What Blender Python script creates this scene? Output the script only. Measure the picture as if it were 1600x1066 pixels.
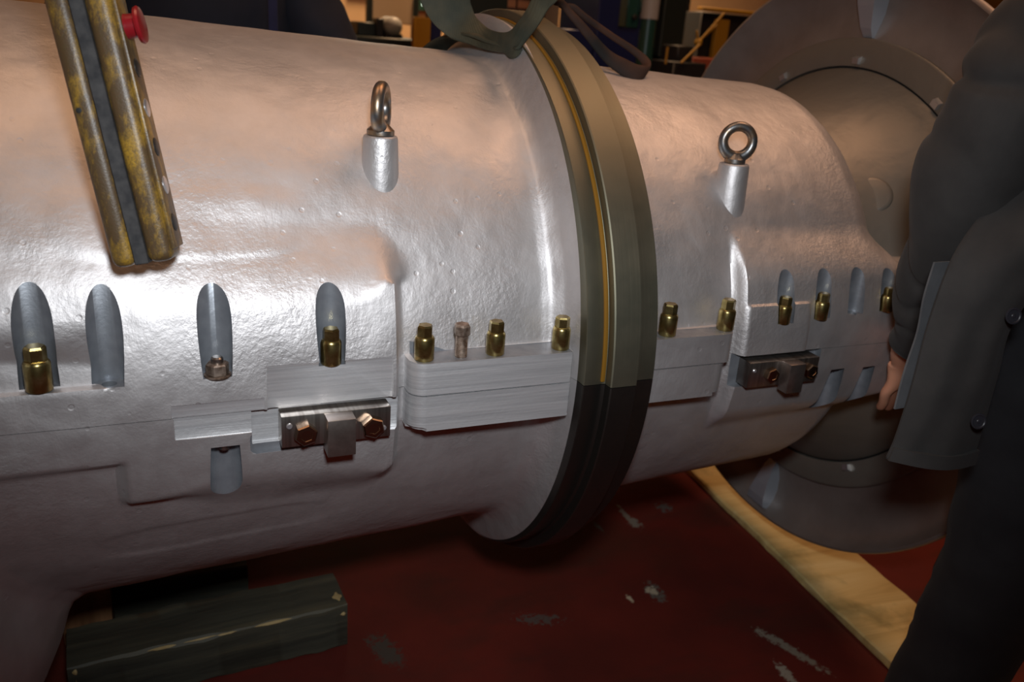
import bpy, bmesh, math, random
from math import sin, cos, pi, radians as R, sqrt, asin, atan2
from mathutils import Vector as V, Matrix, Euler, noise

sc = bpy.context.scene
for o in list(bpy.data.objects):
    bpy.data.objects.remove(o)
C = sc.collection

# ------------------------------------------------------------------ camera, world, light
cd = bpy.data.cameras.new('camera')
cam = bpy.data.objects.new('camera', cd)
C.objects.link(cam)
rt = V((0.92020, -0.38462, 0.07280)); up = V((0.06895, 0.34232, 0.93705)); fw = V((0.38533, 0.85725, -0.34152))
cam.matrix_world = Matrix(((rt.x, up.x, -fw.x, 0.0), (rt.y, up.y, -fw.y, -1.52994), (rt.z, up.z, -fw.z, 0.48022), (0, 0, 0, 1)))
cd.sensor_width = 36.0
cd.lens = 36.0 * 1324.2 / 1600.0
cd.clip_start = 0.02
cd.dof.use_dof = True
cd.dof.focus_distance = 1.15
cd.dof.aperture_fstop = 5.0
sc.camera = cam

w = bpy.data.worlds.new('world')
sc.world = w
w.use_nodes = True
w.node_tree.nodes['Background'].inputs[0].default_value = (0.55, 0.42, 0.36, 1)
w.node_tree.nodes['Background'].inputs[1].default_value = 0.014

sc.view_settings.view_transform = 'Standard'
sc.view_settings.look = 'None'
sc.view_settings.exposure = 0.0
sc.view_settings.gamma = 1.0
sc.view_settings.use_curve_mapping = False


def light(name, kind, loc, target, energy, color, size, spread=None):
    l = bpy.data.lights.new(name, kind)
    l.energy = energy
    l.color = color
    if kind == 'AREA':
        l.shape = 'DISK'
        l.size = size
        if spread:
            l.spread = spread
    else:
        l.shadow_soft_size = size
    o = bpy.data.objects.new(name, l)
    C.objects.link(o)
    o.location = loc
    o.rotation_euler = (V(target) - V(loc)).to_track_quat('-Z', 'Y').to_euler()
    return o


# the camera's own flash, and the sodium lamps of the hall
fl = light('camera_flash', 'SPOT', (0.06, -1.50, 0.67), (0.45, -0.46, 0.24), 60.0, (0.90, 0.95, 1.0), 0.06)
fl.data.spot_size = R(88)
fl.data.spot_blend = 1.0
light('hall_lamp', 'AREA', (-0.6, -0.25, 4.2), (0.2, 0, 0), 36.0, (1.0, 0.57, 0.32), 2.4)
light('hall_lamp', 'AREA', (2.6, 0.0, 4.2), (1.2, 0, 0), 64.0, (1.0, 0.56, 0.33), 2.4)
light('hall_lamp', 'AREA', (2.6, 4.2, 4.5), (2.6, 4.6, 0.5), 120.0, (1.0, 0.62, 0.34), 1.0, R(84))


# ------------------------------------------------------------------ materials
def mat(name, col, rough=0.5, metal=0.0, **k):
    m = bpy.data.materials.new(name)
    m.use_nodes = True
    nt = m.node_tree
    b = nt.nodes['Principled BSDF']
    b.inputs['Base Color'].default_value = (*col, 1)
    b.inputs['Roughness'].default_value = rough
    b.inputs['Metallic'].default_value = metal
    for a, v in k.items():
        b.inputs[a].default_value = v
    return m


def N(m, t, **k):
    n = m.node_tree.nodes.new(t)
    for a, v in k.items():
        setattr(n, a, v)
    return n


def coords(m, scale=(1, 1, 1), rot=(0, 0, 0)):
    tc = N(m, 'ShaderNodeTexCoord')
    mp = N(m, 'ShaderNodeMapping')
    mp.inputs['Scale'].default_value = scale
    mp.inputs['Rotation'].default_value = rot
    m.node_tree.links.new(tc.outputs['Object'], mp.inputs['Vector'])
    return mp.outputs[0]


def noise_tex(m, vec, scale, detail=4, rough=0.5, dist=0.0):
    n = N(m, 'ShaderNodeTexNoise')
    n.inputs['Scale'].default_value = scale
    n.inputs['Detail'].default_value = detail
    n.inputs['Roughness'].default_value = rough
    n.inputs['Distortion'].default_value = dist
    m.node_tree.links.new(vec, n.inputs['Vector'])
    return n.outputs['Fac']


def ramp(m, fac, stops, interp='LINEAR'):
    n = N(m, 'ShaderNodeValToRGB')
    n.color_ramp.interpolation = interp
    e = n.color_ramp.elements
    while len(e) < len(stops):
        e.new(0.5)
    for i, (p, c) in enumerate(stops):
        e[i].position = p
        e[i].color = (*c, 1) if len(c) == 3 else c
    m.node_tree.links.new(fac, n.inputs[0])
    return n.outputs[0]


def mixc(m, fac, a, b, mode='MIX'):
    n = N(m, 'ShaderNodeMix', data_type='RGBA', blend_type=mode)
    L = m.node_tree.links
    for s, v in ((0, fac), (6, a), (7, b)):
        if isinstance(v, bpy.types.NodeSocket):
            L.new(v, n.inputs[s])
        elif s == 0:
            n.inputs[0].default_value = v
        else:
            n.inputs[s].default_value = (*v, 1)
    return n.outputs[2]


def mth(m, op, a, b=None, clamp=False):
    n = N(m, 'ShaderNodeMath', operation=op, use_clamp=clamp)
    for i, v in enumerate((a, b)):
        if v is None:
            continue
        if isinstance(v, bpy.types.NodeSocket):
            m.node_tree.links.new(v, n.inputs[i])
        else:
            n.inputs[i].default_value = v
    return n.outputs[0]


def bump(m, layers):
    """layers: (height socket, strength, distance) chained"""
    prev = None
    for h, s, d in layers:
        b = N(m, 'ShaderNodeBump')
        b.inputs['Strength'].default_value = s
        b.inputs['Distance'].default_value = d
        m.node_tree.links.new(h, b.inputs['Height'])
        if prev:
            m.node_tree.links.new(prev, b.inputs['Normal'])
        prev = b.outputs[0]
    m.node_tree.links.new(prev, m.node_tree.nodes['Principled BSDF'].inputs['Normal'])


def setin(m, name, sock):
    m.node_tree.links.new(sock, m.node_tree.nodes['Principled BSDF'].inputs[name])


# silver painted rough casting
def cast_paint(name, base):
    m = mat(name, base, 0.42, 0.82)
    v = coords(m)
    vs = coords(m, (1, 1, 0.35))
    big = noise_tex(m, v, 7, 3, 0.5)
    mid = noise_tex(m, vs, 34, 4, 0.6, 0.8)
    fine = noise_tex(m, v, 150, 3, 0.6)
    grit = noise_tex(m, v, 330, 2, 0.5)
    # scattered casting pits and weld like marks
    vo = N(m, 'ShaderNodeTexVoronoi')
    vo.inputs['Scale'].default_value = 26
    vo.inputs['Randomness'].default_value = 1
    m.node_tree.links.new(v, vo.inputs['Vector'])
    pits = ramp(m, vo.outputs['Distance'], [(0.0, (0, 0, 0)), (0.07, (0, 0, 0)), (0.11, (1, 1, 1))])
    patch = ramp(m, noise_tex(m, v, 5.5, 2), [(0.46, (0, 0, 0)), (0.62, (1, 1, 1))])
    rough_area = mth(m, 'MULTIPLY', fine, patch)
    bump(m, [(big, 0.6, 0.012), (mid, 0.30, 0.0022), (fine, 0.32, 0.0009), (rough_area, 0.45, 0.0014), (grit, 0.22, 0.0005), (pits, 0.35, 0.0010)])
    c = mixc(m, ramp(m, noise_tex(m, v, 11, 5, 0.65), [(0.35, (0, 0, 0)), (0.7, (1, 1, 1))]), base, tuple(x * 0.86 for x in base))
    setin(m, 'Base Color', c)
    r = mth(m, 'ADD', mth(m, 'MULTIPLY', mid, 0.14), 0.46)
    setin(m, 'Roughness', r)
    return m


M_cast = cast_paint('silver_casting_paint', (0.60, 0.575, 0.57))

M_slot = mat('smooth_silver_bore', (0.42, 0.44, 0.47), 0.42, 0.6)
v = coords(M_slot, (1, 1, 1))
bump(M_slot, [(noise_tex(M_slot, v, 260, 3), 0.3, 0.0005)])
setin(M_slot, 'Base Color', ramp(M_slot, noise_tex(M_slot, v, 60, 4), [(0.3, (0.24, 0.255, 0.28)), (0.7, (0.31, 0.325, 0.35))]))

M_mach = mat('milled_silver_face', (0.55, 0.55, 0.56), 0.44, 0.68)
v = coords(M_mach, (3, 3, 160))
st = noise_tex(M_mach, v, 1.0, 4, 0.7)
bump(M_mach, [(st, 0.35, 0.0012), (noise_tex(M_mach, coords(M_mach), 140, 3), 0.35, 0.0008)])
setin(M_mach, 'Base Color', ramp(M_mach, st, [(0.3, (0.54, 0.54, 0.55)), (0.7, (0.80, 0.79, 0.79))]))


def turned(name, c0, c1, rough, metal=0.95):
    m = mat(name, c0, rough, metal)
    vv = coords(m, (420, 2, 2))
    s = noise_tex(m, vv, 1.0, 3, 0.6)
    cl = noise_tex(m, coords(m), 9, 4, 0.6)
    setin(m, 'Base Color', mixc(m, ramp(m, cl, [(0.35, (0, 0, 0)), (0.7, (1, 1, 1))]), c0, c1))
    bump(m, [(s, 0.18, 0.0006)])
    setin(m, 'Roughness', mth(m, 'ADD', mth(m, 'MULTIPLY', cl, 0.2), rough - 0.1))
    return m


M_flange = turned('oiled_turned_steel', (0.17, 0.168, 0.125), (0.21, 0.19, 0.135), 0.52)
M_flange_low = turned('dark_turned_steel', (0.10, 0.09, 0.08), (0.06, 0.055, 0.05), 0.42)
M_yellow_bead = mat('yellow_bead', (0.26, 0.125, 0.015), 0.35, 0.3)
M_bell = mat('grey_brown_plate_paint', (0.30, 0.27, 0.26), 0.45, 0.35)
v = coords(M_bell)
setin(M_bell, 'Base Color', ramp(M_bell, noise_tex(M_bell, v, 6, 5, 0.6), [(0.3, (0.20, 0.160, 0.140)), (0.7, (0.29, 0.245, 0.22))]))
bump(M_bell, [(noise_tex(M_bell, v, 90, 3), 0.25, 0.0008)])
M_hub = mat('hub_casting_paint', (0.24, 0.215, 0.18), 0.45, 0.5)
v = coords(M_hub)
bump(M_hub, [(noise_tex(M_hub, v, 14, 3), 0.5, 0.006), (noise_tex(M_hub, v, 120, 3), 0.3, 0.0008)])
M_gap = mat('black_joint_gap', (0.01, 0.01, 0.01), 0.7)
M_clip = mat('bright_steel_clip', (0.6, 0.6, 0.62), 0.3, 0.8)

M_brass = mat('yellow_passivated_steel', (0.50, 0.37, 0.12), 0.28, 0.95)
v = coords(M_brass)
setin(M_brass, 'Base Color', ramp(M_brass, noise_tex(M_brass, v, 70, 4, 0.6), [(0.3, (0.22, 0.15, 0.05)), (0.55, (0.36, 0.28, 0.11)), (0.75, (0.48, 0.41, 0.20))]))
bump(M_brass, [(noise_tex(M_brass, coords(M_brass, (1, 1, 14)), 60, 2), 0.15, 0.0005)])
M_rust = mat('rusty_bare_steel', (0.22, 0.15, 0.11), 0.5, 0.7)
v = coords(M_rust)
setin(M_rust, 'Base Color', ramp(M_rust, noise_tex(M_rust, v, 120, 4), [(0.35, (0.12, 0.075, 0.05)), (0.65, (0.34, 0.27, 0.22))]))
M_steel = mat('bright_ground_steel', (0.50, 0.46, 0.42), 0.30, 0.95)
v = coords(M_steel, (150, 3, 3))
s = noise_tex(M_steel, v, 1, 3)
setin(M_steel, 'Base Color', ramp(M_steel, s, [(0.3, (0.22, 0.19, 0.17)), (0.7, (0.46, 0.42, 0.38))]))
M_key = mat('brown_ground_steel', (0.27, 0.22, 0.20), 0.34, 0.9)
setin(M_key, 'Base Color', ramp(M_key, noise_tex(M_key, coords(M_key), 60, 5, 0.6), [(0.3, (0.22, 0.18, 0.16)), (0.7, (0.33, 0.28, 0.25))]))
M_bolt = mat('bronzed_hex_bolt', (0.34, 0.24, 0.17), 0.26, 1.0)
M_eye = mat('worn_steel_eyebolt', (0.24, 0.22, 0.20), 0.36, 0.9)
v = coords(M_eye)
setin(M_eye, 'Base Color', ramp(M_eye, noise_tex(M_eye, v, 50, 3), [(0.42, (0.22, 0.22, 0.22)), (0.62, (0.34, 0.23, 0.14))]))
bump(M_eye, [(noise_tex(M_eye, v, 200, 2), 0.3, 0.0006)])

# pendant
M_yel = mat('grimy_yellow_plastic', (0.5, 0.33, 0.03), 0.42)
v = coords(M_yel)
vst = coords(M_yel, (1, 1, 0.4))
g1 = ramp(M_yel, noise_tex(M_yel, vst, 38, 7, 0.72), [(0.34, (0, 0, 0)), (0.54, (1, 1, 1))])
g2 = ramp(M_yel, noise_tex(M_yel, v, 420, 3, 0.6), [(0.35, (0, 0, 0)), (0.55, (1, 1, 1))])
c = mixc(M_yel, g1, (0.40, 0.23, 0.022), (0.085, 0.050, 0.022))
c = mixc(M_yel, mth(M_yel, 'MULTIPLY', mth(M_yel, 'SUBTRACT', 1.0, g2), 0.5), c, (0.07, 0.05, 0.02))
setin(M_yel, 'Base Color', c)
bump(M_yel, [(g2, 0.2, 0.0004)])
M_gasket = mat('dirty_black_gasket', (0.045, 0.045, 0.048), 0.75)
setin(M_gasket, 'Base Color', ramp(M_gasket, noise_tex(M_gasket, coords(M_gasket), 90, 5), [(0.3, (0.016, 0.016, 0.018)), (0.7, (0.050, 0.048, 0.047))]))
M_red = mat('red_button_plastic', (0.22, 0.008, 0.012), 0.3)
M_black = mat('black_plastic', (0.015, 0.015, 0.015), 0.45)

# slings
M_web = mat('dirty_green_webbing', (0.07, 0.075, 0.055), 0.75)
v = coords(M_web)
wv = N(M_web, 'ShaderNodeTexWave')
wv.inputs['Scale'].default_value = 110
wv.inputs['Distortion'].default_value = 0.5
M_web.node_tree.links.new(v, wv.inputs['Vector'])
bump(M_web, [(wv.outputs['Fac'], 0.3, 0.0008)])
setin(M_web, 'Base Color', ramp(M_web, noise_tex(M_web, v, 20, 4), [(0.3, (0.020, 0.024, 0.014)), (0.7, (0.058, 0.050, 0.026))]))
M_rope = mat('dark_rubbed_sleeve', (0.05, 0.04, 0.038), 0.8, 0.0, **{'Specular IOR Level': 0.2})
setin(M_rope, 'Base Color', ramp(M_rope, noise_tex(M_rope, coords(M_rope), 12, 4), [(0.35, (0.014, 0.012, 0.011)), (0.65, (0.060, 0.028, 0.018))]))

# wood
M_pine = mat('pale_sawn_pine', (0.52, 0.34, 0.12), 0.7)
v = coords(M_pine, (22, 1.3, 22))
gr = noise_tex(M_pine, v, 1.0, 5, 0.6, 0.6)
kn = N(M_pine, 'ShaderNodeTexVoronoi')
kn.inputs['Scale'].default_value = 1.0
M_pine.node_tree.links.new(coords(M_pine, (6.0, 2.8, 3)), kn.inputs['Vector'])
c = ramp(M_pine, gr, [(0.3, (0.50, 0.36, 0.13)), (0.5, (0.68, 0.52, 0.21)), (0.72, (0.76, 0.62, 0.29))])
kf = ramp(M_pine, kn.outputs['Distance'], [(0.0, (1, 1, 1)), (0.055, (0.9, 0.9, 0.9)), (0.10, (0, 0, 0))])
c = mixc(M_pine, kf, c, (0.10, 0.045, 0.02))
grn = ramp(M_pine, noise_tex(M_pine, coords(M_pine), 5.5, 4, 0.6), [(0.56, (0, 0, 0)), (0.70, (0.6, 0.6, 0.6))])
c = mixc(M_pine, grn, c, (0.16, 0.15, 0.05))
setin(M_pine, 'Base Color', c)
bump(M_pine, [(gr, 0.3, 0.001)])
M_old = mat('creosoted_old_timber', (0.04, 0.035, 0.02), 0.65)
v = coords(M_old, (1.6, 30, 30))
gr = noise_tex(M_old, v, 1.0, 5, 0.65, 0.4)
c = ramp(M_old, gr, [(0.30, (0.022, 0.022, 0.016)), (0.55, (0.055, 0.052, 0.035)), (0.75, (0.11, 0.09, 0.05))])
setin(M_old, 'Base Color', c)
bump(M_old, [(gr, 0.7, 0.003)])
M_split = mat('fresh_split_wood', (0.42, 0.30, 0.13), 0.7)
M_rustwood = mat('brown_block_wood', (0.12, 0.055, 0.025), 0.7)
setin(M_rustwood, 'Base Color', ramp(M_rustwood, noise_tex(M_rustwood, coords(M_rustwood, (40, 40, 3)), 1, 4), [(0.3, (0.20, 0.09, 0.04)), (0.7, (0.40, 0.20, 0.09))]))

# cloth and skin
def cloth(name, c0, c1, weave=900):
    m = mat(name, c0, 0.85)
    v = coords(m)
    setin(m, 'Base Color', ramp(m, noise_tex(m, v, 16, 4, 0.6), [(0.3, c0), (0.7, c1)]))
    bump(m, [(noise_tex(m, v, 9, 2), 0.5, 0.01), (noise_tex(m, v, weave, 2), 0.25, 0.0004)])
    m.node_tree.nodes['Principled BSDF'].inputs['Sheen Weight'].default_value = 0.03
    return m


M_jacket = cloth('charcoal_work_cloth', (0.024, 0.022, 0.021), (0.036, 0.033, 0.031))
M_lining = cloth('grey_lining_cloth', (0.060, 0.062, 0.066), (0.095, 0.095, 0.10))
M_trouser = cloth('black_trouser_cloth', (0.008, 0.009, 0.012), (0.014, 0.015, 0.018))
M_navy = cloth('navy_overall_cloth', (0.003, 0.004, 0.010), (0.005, 0.006, 0.015))
M_blue_trim = cloth('royal_blue_trim', (0.004, 0.005, 0.030), (0.005, 0.006, 0.040))
M_skin = mat('skin', (0.55, 0.26, 0.16), 0.5, 0.0)
M_skin.node_tree.nodes['Principled BSDF'].inputs['Subsurface Weight'].default_value = 0.08
M_skin.node_tree.nodes['Principled BSDF'].inputs['Subsurface Scale'].default_value = 0.02
bump(M_skin, [(noise_tex(M_skin, coords(M_skin), 180, 3), 0.25, 0.0006)])
M_hair = mat('dark_brown_hair', (0.03, 0.018, 0.01), 0.5)
M_button = mat('dark_horn_button', (0.025, 0.025, 0.032), 0.42)
M_boot = mat('black_boot_leather', (0.012, 0.012, 0.012), 0.4)


# ------------------------------------------------------------------ mesh helpers
def link(name, me, m=None, parent=None, smooth=None):
    o = bpy.data.objects.new(name, me)
    C.objects.link(o)
    if m is not None:
        for x in (m if isinstance(m, (list, tuple)) else [m]):
            me.materials.append(x)
    if parent is not None:
        o.parent = parent
    if smooth is not None:
        me.polygons.foreach_set('use_smooth', [True] * len(me.polygons))
        if smooth < 180:
            me.set_sharp_from_angle(angle=R(smooth))
    return o


def from_bm(name, bm, m=None, parent=None, smooth=None):
    me = bpy.data.meshes.new(name)
    bmesh.ops.recalc_face_normals(bm, faces=bm.faces)
    bm.to_mesh(me)
    bm.free()
    return link(name, me, m, parent, smooth)


def thing(name, label, cat, loc=(0, 0, 0), group=None):
    o = bpy.data.objects.new(name, None)
    C.objects.link(o)
    o.location = loc
    o.empty_display_size = 0.05
    return tag(o, label, cat, group)


def tag(o, label=None, cat=None, group=None, kind=None):
    if label: o['label'] = label
    if cat: o['category'] = cat
    if group: o['group'] = group
    if kind: o['kind'] = kind
    return o


def part(o, parent):
    """parent keeping world coordinates of the mesh data (parents only carry a translation)"""
    off = V((0, 0, 0))
    p = parent
    while p is not None:
        off += p.location
        p = p.parent
    o.parent = parent
    o.location = o.location - off
    return o


def add_box(bm, lo, hi, bev=0.0, seg=2, M=None):
    r = bmesh.ops.create_cube(bm, size=1)
    c = [(a + b) / 2 for a, b in zip(lo, hi)]
    s = [abs(b - a) for a, b in zip(lo, hi)]
    for v_ in r['verts']:
        v_.co = V((v_.co.x * s[0] + c[0], v_.co.y * s[1] + c[1], v_.co.z * s[2] + c[2]))
        if M is not None:
            v_.co = M @ v_.co
    if bev > 0:
        es = list({e for v_ in r['verts'] for e in v_.link_edges})
        bmesh.ops.bevel(bm, geom=es, offset=bev, segments=seg, affect='EDGES', profile=0.5)
    return bm


def box(name, lo, hi, m, parent=None, bev=0.0, seg=2, smooth=None, M=None):
    return from_bm(name, add_box(bmesh.new(), lo, hi, bev, seg, M), m, parent, smooth if smooth is not None else (40 if bev else None))


def add_cyl(bm, p0, p1, r0, r1=None, n=32, caps=True, rot=0.0):
    r1 = r0 if r1 is None else r1
    p0, p1 = V(p0), V(p1)
    q = (p1 - p0).to_track_quat('Z', 'Y')
    a, b = [], []
    for i in range(n):
        t = 2 * pi * i / n + rot
        d = V((cos(t), sin(t), 0))
        a.append(bm.verts.new(p0 + q @ (d * r0)))
        b.append(bm.verts.new(p1 + q @ (d * r1)))
    for i in range(n):
        j = (i + 1) % n
        bm.faces.new((a[i], a[j], b[j], b[i]))
    if caps:
        bm.faces.new(a[::-1])
        bm.faces.new(b)
    return bm


def add_turn(bm, p0, axis, prof, n=40, rot=0.0):
    """closed solid of revolution: prof = [(along, radius)], ends capped"""
    q = V(axis).normalized().to_track_quat('Z', 'Y')
    rings = []
    for h, r in prof:
        rings.append([bm.verts.new(V(p0) + q @ V((r * cos(2 * pi * i / n + rot), r * sin(2 * pi * i / n + rot), h))) for i in range(n)])
    for a, b in zip(rings, rings[1:]):
        for i in range(n):
            j = (i + 1) % n
            bm.faces.new((a[i], a[j], b[j], b[i]))
    bm.faces.new(rings[0][::-1])
    bm.faces.new(rings[-1])
    return bm


def add_loft(bm, rings, caps=True, closed=False):
    vs = [[bm.verts.new(p) for p in r] for r in rings]
    n = len(vs[0])
    pairs = list(zip(vs, vs[1:])) + ([(vs[-1], vs[0])] if closed else [])
    for a, b in pairs:
        for i in range(n):
            j = (i + 1) % n
            bm.faces.new((a[i], a[j], b[j], b[i]))
    if caps and not closed:
        bm.faces.new(vs[0][::-1])
        bm.faces.new(vs[-1])
    return bm


def smooth_path(pts, k=6):
    out = []
    P = [V(p) for p in pts]
    for i in range(len(P) - 1):
        p0 = P[max(i - 1, 0)]; p1 = P[i]; p2 = P[i + 1]; p3 = P[min(i + 2, len(P) - 1)]
        for j in range(k):
            t = j / k
            out.append(0.5 * ((2 * p1) + (p2 - p0) * t + (2 * p0 - 5 * p1 + 4 * p2 - p3) * t * t + (3 * p1 - p0 - 3 * p2 + p3) * t ** 3))
    out.append(P[-1])
    return out


def interp(vals, k=6):
    return [v_[0] for v_ in smooth_path([(a, 0, 0) for a in vals], k)]


def add_sweep(bm, pts, ra, rb=None, side=None, n=14, k=6, power=2.0):
    """tube of elliptical section along pts; ra along 'side', rb across; ra/rb lists or numbers"""
    if not isinstance(ra, (list, tuple)): ra = [ra] * len(pts)
    if rb is None: rb = ra
    if not isinstance(rb, (list, tuple)): rb = [rb] * len(pts)
    if side is None: side = (0.3, 1, 0.2)
    if not isinstance(side[0], (list, tuple)): side = [side] * len(pts)
    P = smooth_path(pts, k); A = interp(ra, k); B = interp(rb, k); S = smooth_path(side, k)
    rings = []
    for i, p in enumerate(P):
        t = (P[min(i + 1, len(P) - 1)] - P[max(i - 1, 0)]).normalized()
        s = S[i] - t * S[i].dot(t); s.normalize()
        u = t.cross(s)
        ring = []
        for j in range(n):
            a = 2 * pi * j / n
            ca, sa = cos(a), sin(a)
            ca = math.copysign(abs(ca) ** (2 / power), ca); sa = math.copysign(abs(sa) ** (2 / power), sa)
            ring.append(p + s * (ca * A[i]) + u * (sa * B[i]))
        rings.append(ring)
    return add_loft(bm, rings)


def sstep(a, b, x):
    t = min(1, max(0, (x - a) / (b - a)))
    return t * t * (3 - 2 * t)


def lerp_prof(prof, x):
    if x <= prof[0][0]: return prof[0][1]
    for (a, ra), (b, rb) in zip(prof, prof[1:]):
        if x <= b:
            return ra + (rb - ra) * (x - a) / (b - a)
    return prof[-1][1]


def sweep_profile_x(name, prof, m, parent, th0=-pi, th1=pi, n=200, smooth=30, zs=1.0):
    """solid ring: closed (x, r) polygon revolved about the machine axis from th0 to th1"""
    full = abs((th1 - th0) - 2 * pi) < 1e-6
    k = n if full else n + 1
    bm = bmesh.new()
    rings = []
    for i in range(k):
        t = th0 + (th1 - th0) * i / n
        rings.append([(x, -r * cos(t), r * sin(t) * zs) for x, r in prof])
    add_loft(bm, rings, caps=not full, closed=full)
    return from_bm(name, bm, m, parent, smooth)


# ------------------------------------------------------------------ the machine
machine = thing('turbine_casing', 'huge silver painted cast machine casing with a polished centre flange and bell end', 'machine casing', (0.6, 0, -0.45))


def base_r(x):
    if x < 0.53:
        return 0.4634 - 0.0445 * x
    if x < 0.70:
        return lerp_prof([(0.53, 0.4398), (0.545, 0.4430), (0.555, 0.4515), (0.562, 0.463), (0.567, 0.480), (0.571, 0.500), (0.5735, 0.506), (0.575, 0.508), (0.60, 0.50), (0.66, 0.46), (0.70, 0.4375)], x)
    if x < 1.185:
        return 0.433 - 0.0445 * (x - 0.8)
    return lerp_prof([(1.185, 0.4159), (1.21, 0.412), (1.232, 0.401), (1.246, 0.388), (1.254, 0.374), (1.258, 0.352), (1.262, 0.345)], x)


def outer(x, th, half):
    r0 = base_r(x)
    if abs(th) < pi / 2 and x < 1.25:
        r0 += 0.018 * cos(th) ** 2 * sstep(0.573, 0.555, x) if x < 0.6 else 0.018 * cos(th) ** 2 * sstep(0.66, 0.70, x) * sstep(1.25, 1.18, x)
    r = r0
    z = 0.5 * sin(th)
    if abs(th) < 1.2:
        if x < 0.36:
            if half > 0:
                lo, hi = 0.125, 0.245
                wl = sstep(0.10, -0.10, x)
                hi += 0.05 * wl
                rc = 0.030
                qx, qz = x - (0.3030 - rc), z - ((lo + hi) / 2 - rc)
                dd = sqrt(max(qx, 0) ** 2 + max(qz, 0) ** 2) + min(max(qx, qz), 0) - rc
                wz = max(qz, 0) / (max(qx, 0) + max(qz, 0) + 1e-6) if max(qx, qz) > 0 else (1.0 if qz > qx else 0.0)
                wd = 0.0075 + ((hi - lo) / 2 - 0.0075) * wz
                f = sstep(wd, -wd, dd)
                target = 0.500
                # casting set back above the joint rim at the far left
                d = sstep(-0.055, -0.075, x) * sstep(0.0465, 0.0485, z) * sstep(0.13, 0.05, z) * sstep(-0.22, -0.19, x)
                target -= 0.020 * d
            else:
                wz0 = 0.009
                f1 = sstep(-0.062 - wz0, -0.062 + wz0, z) if x < 0.0 else 0.0
                edge = -0.128 - 0.018 * sstep(0.0, 0.3, x)
                rc = 0.035
                qx, qz = x - (0.3035 - rc), (edge + rc) - z
                dd = sqrt(max(qx, 0) ** 2 + max(qz, 0) ** 2) + min(max(qx, qz), 0) - rc
                wz = max(qz, 0) / (max(qx, 0) + max(qz, 0) + 1e-6) if max(qx, qz) > 0 else (1.0 if qz > qx else 0.0)
                wd = 0.0080 + (0.004 + 0.03 * sstep(-0.02, 0.10, x)) * wz
                f2 = sstep(wd, -wd, dd) * sstep(-0.060, -0.044, x)
                f = max(f1, f2)
                target = 0.500
            r = r0 + max(0.0, target - r0) * f
        elif 0.86 < x < 1.40:
            f = sstep(0.884, 0.900, x)
            if half > 0:
                f *= sstep(0.235, 0.125, z) * (1 - sstep(1.24, 1.27, x) * sstep(0.15, 0.185, z))
                target = 0.469
                g = sstep(0.897, 0.904, x) * sstep(1.036, 1.030, x) * sstep(0.094, 0.088, z)
                target += 0.004 * g
            else:
                f *= sstep(-0.185, -0.110, z)
                target = 0.469
            f *= sstep(1.385, 1.360, x)
            r = r0 + max(0.0, target - r0) * f
        # broad smooth oval pad high on the left and a faint one low down
        e = ((x - 0.04) / 0.140) ** 4 + ((z - 0.238) / 0.042) ** 4
        if half > 0 and e < 1.6:
            r = r + 0.0022 * sstep(1.5, 0.5, e)
        e = ((x - 0.06) / 0.145) ** 4 + ((z + 0.225) / 0.030) ** 4
        if half < 0 and e < 1.6:
            r += -0.0022 * sstep(1.5, 0.5, e)
    # feet flare at the left end, deepest underneath
    k = sstep(R(-22), R(-52), th) if half < 0 else 0.0
    x0 = -0.205 + 0.075 * k
    if x < x0:
        prof = [(0, 0.0), (0.02, 0.010), (0.032, 0.030), (0.041, 0.054), (0.048, 0.078), (0.070, 0.125), (0.10, 0.180), (0.5, 0.180)]
        r += lerp_prof(prof, x0 - x)
    # slight unevenness of the casting
    n_ = noise.noise(V((x * 9, th * 4.5, 3.1))) * 0.0016 + noise.noise(V((x * 26, th * 12, 7.7))) * 0.0007
    if x > 0.545 and x < 0.70:
        n_ *= 0.2
    return r + n_


def grid_lines(a, b, fine, fs, cs):
    """positions from a to b, step fs inside the (lo, hi) intervals in fine and cs outside"""
    out = [a]
    while out[-1] < b - 1e-6:
        p = out[-1]
        s = fs if any(lo - cs <= p <= hi for lo, hi in fine) else cs
        out.append(min(b, p + s))
    return out


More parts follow.
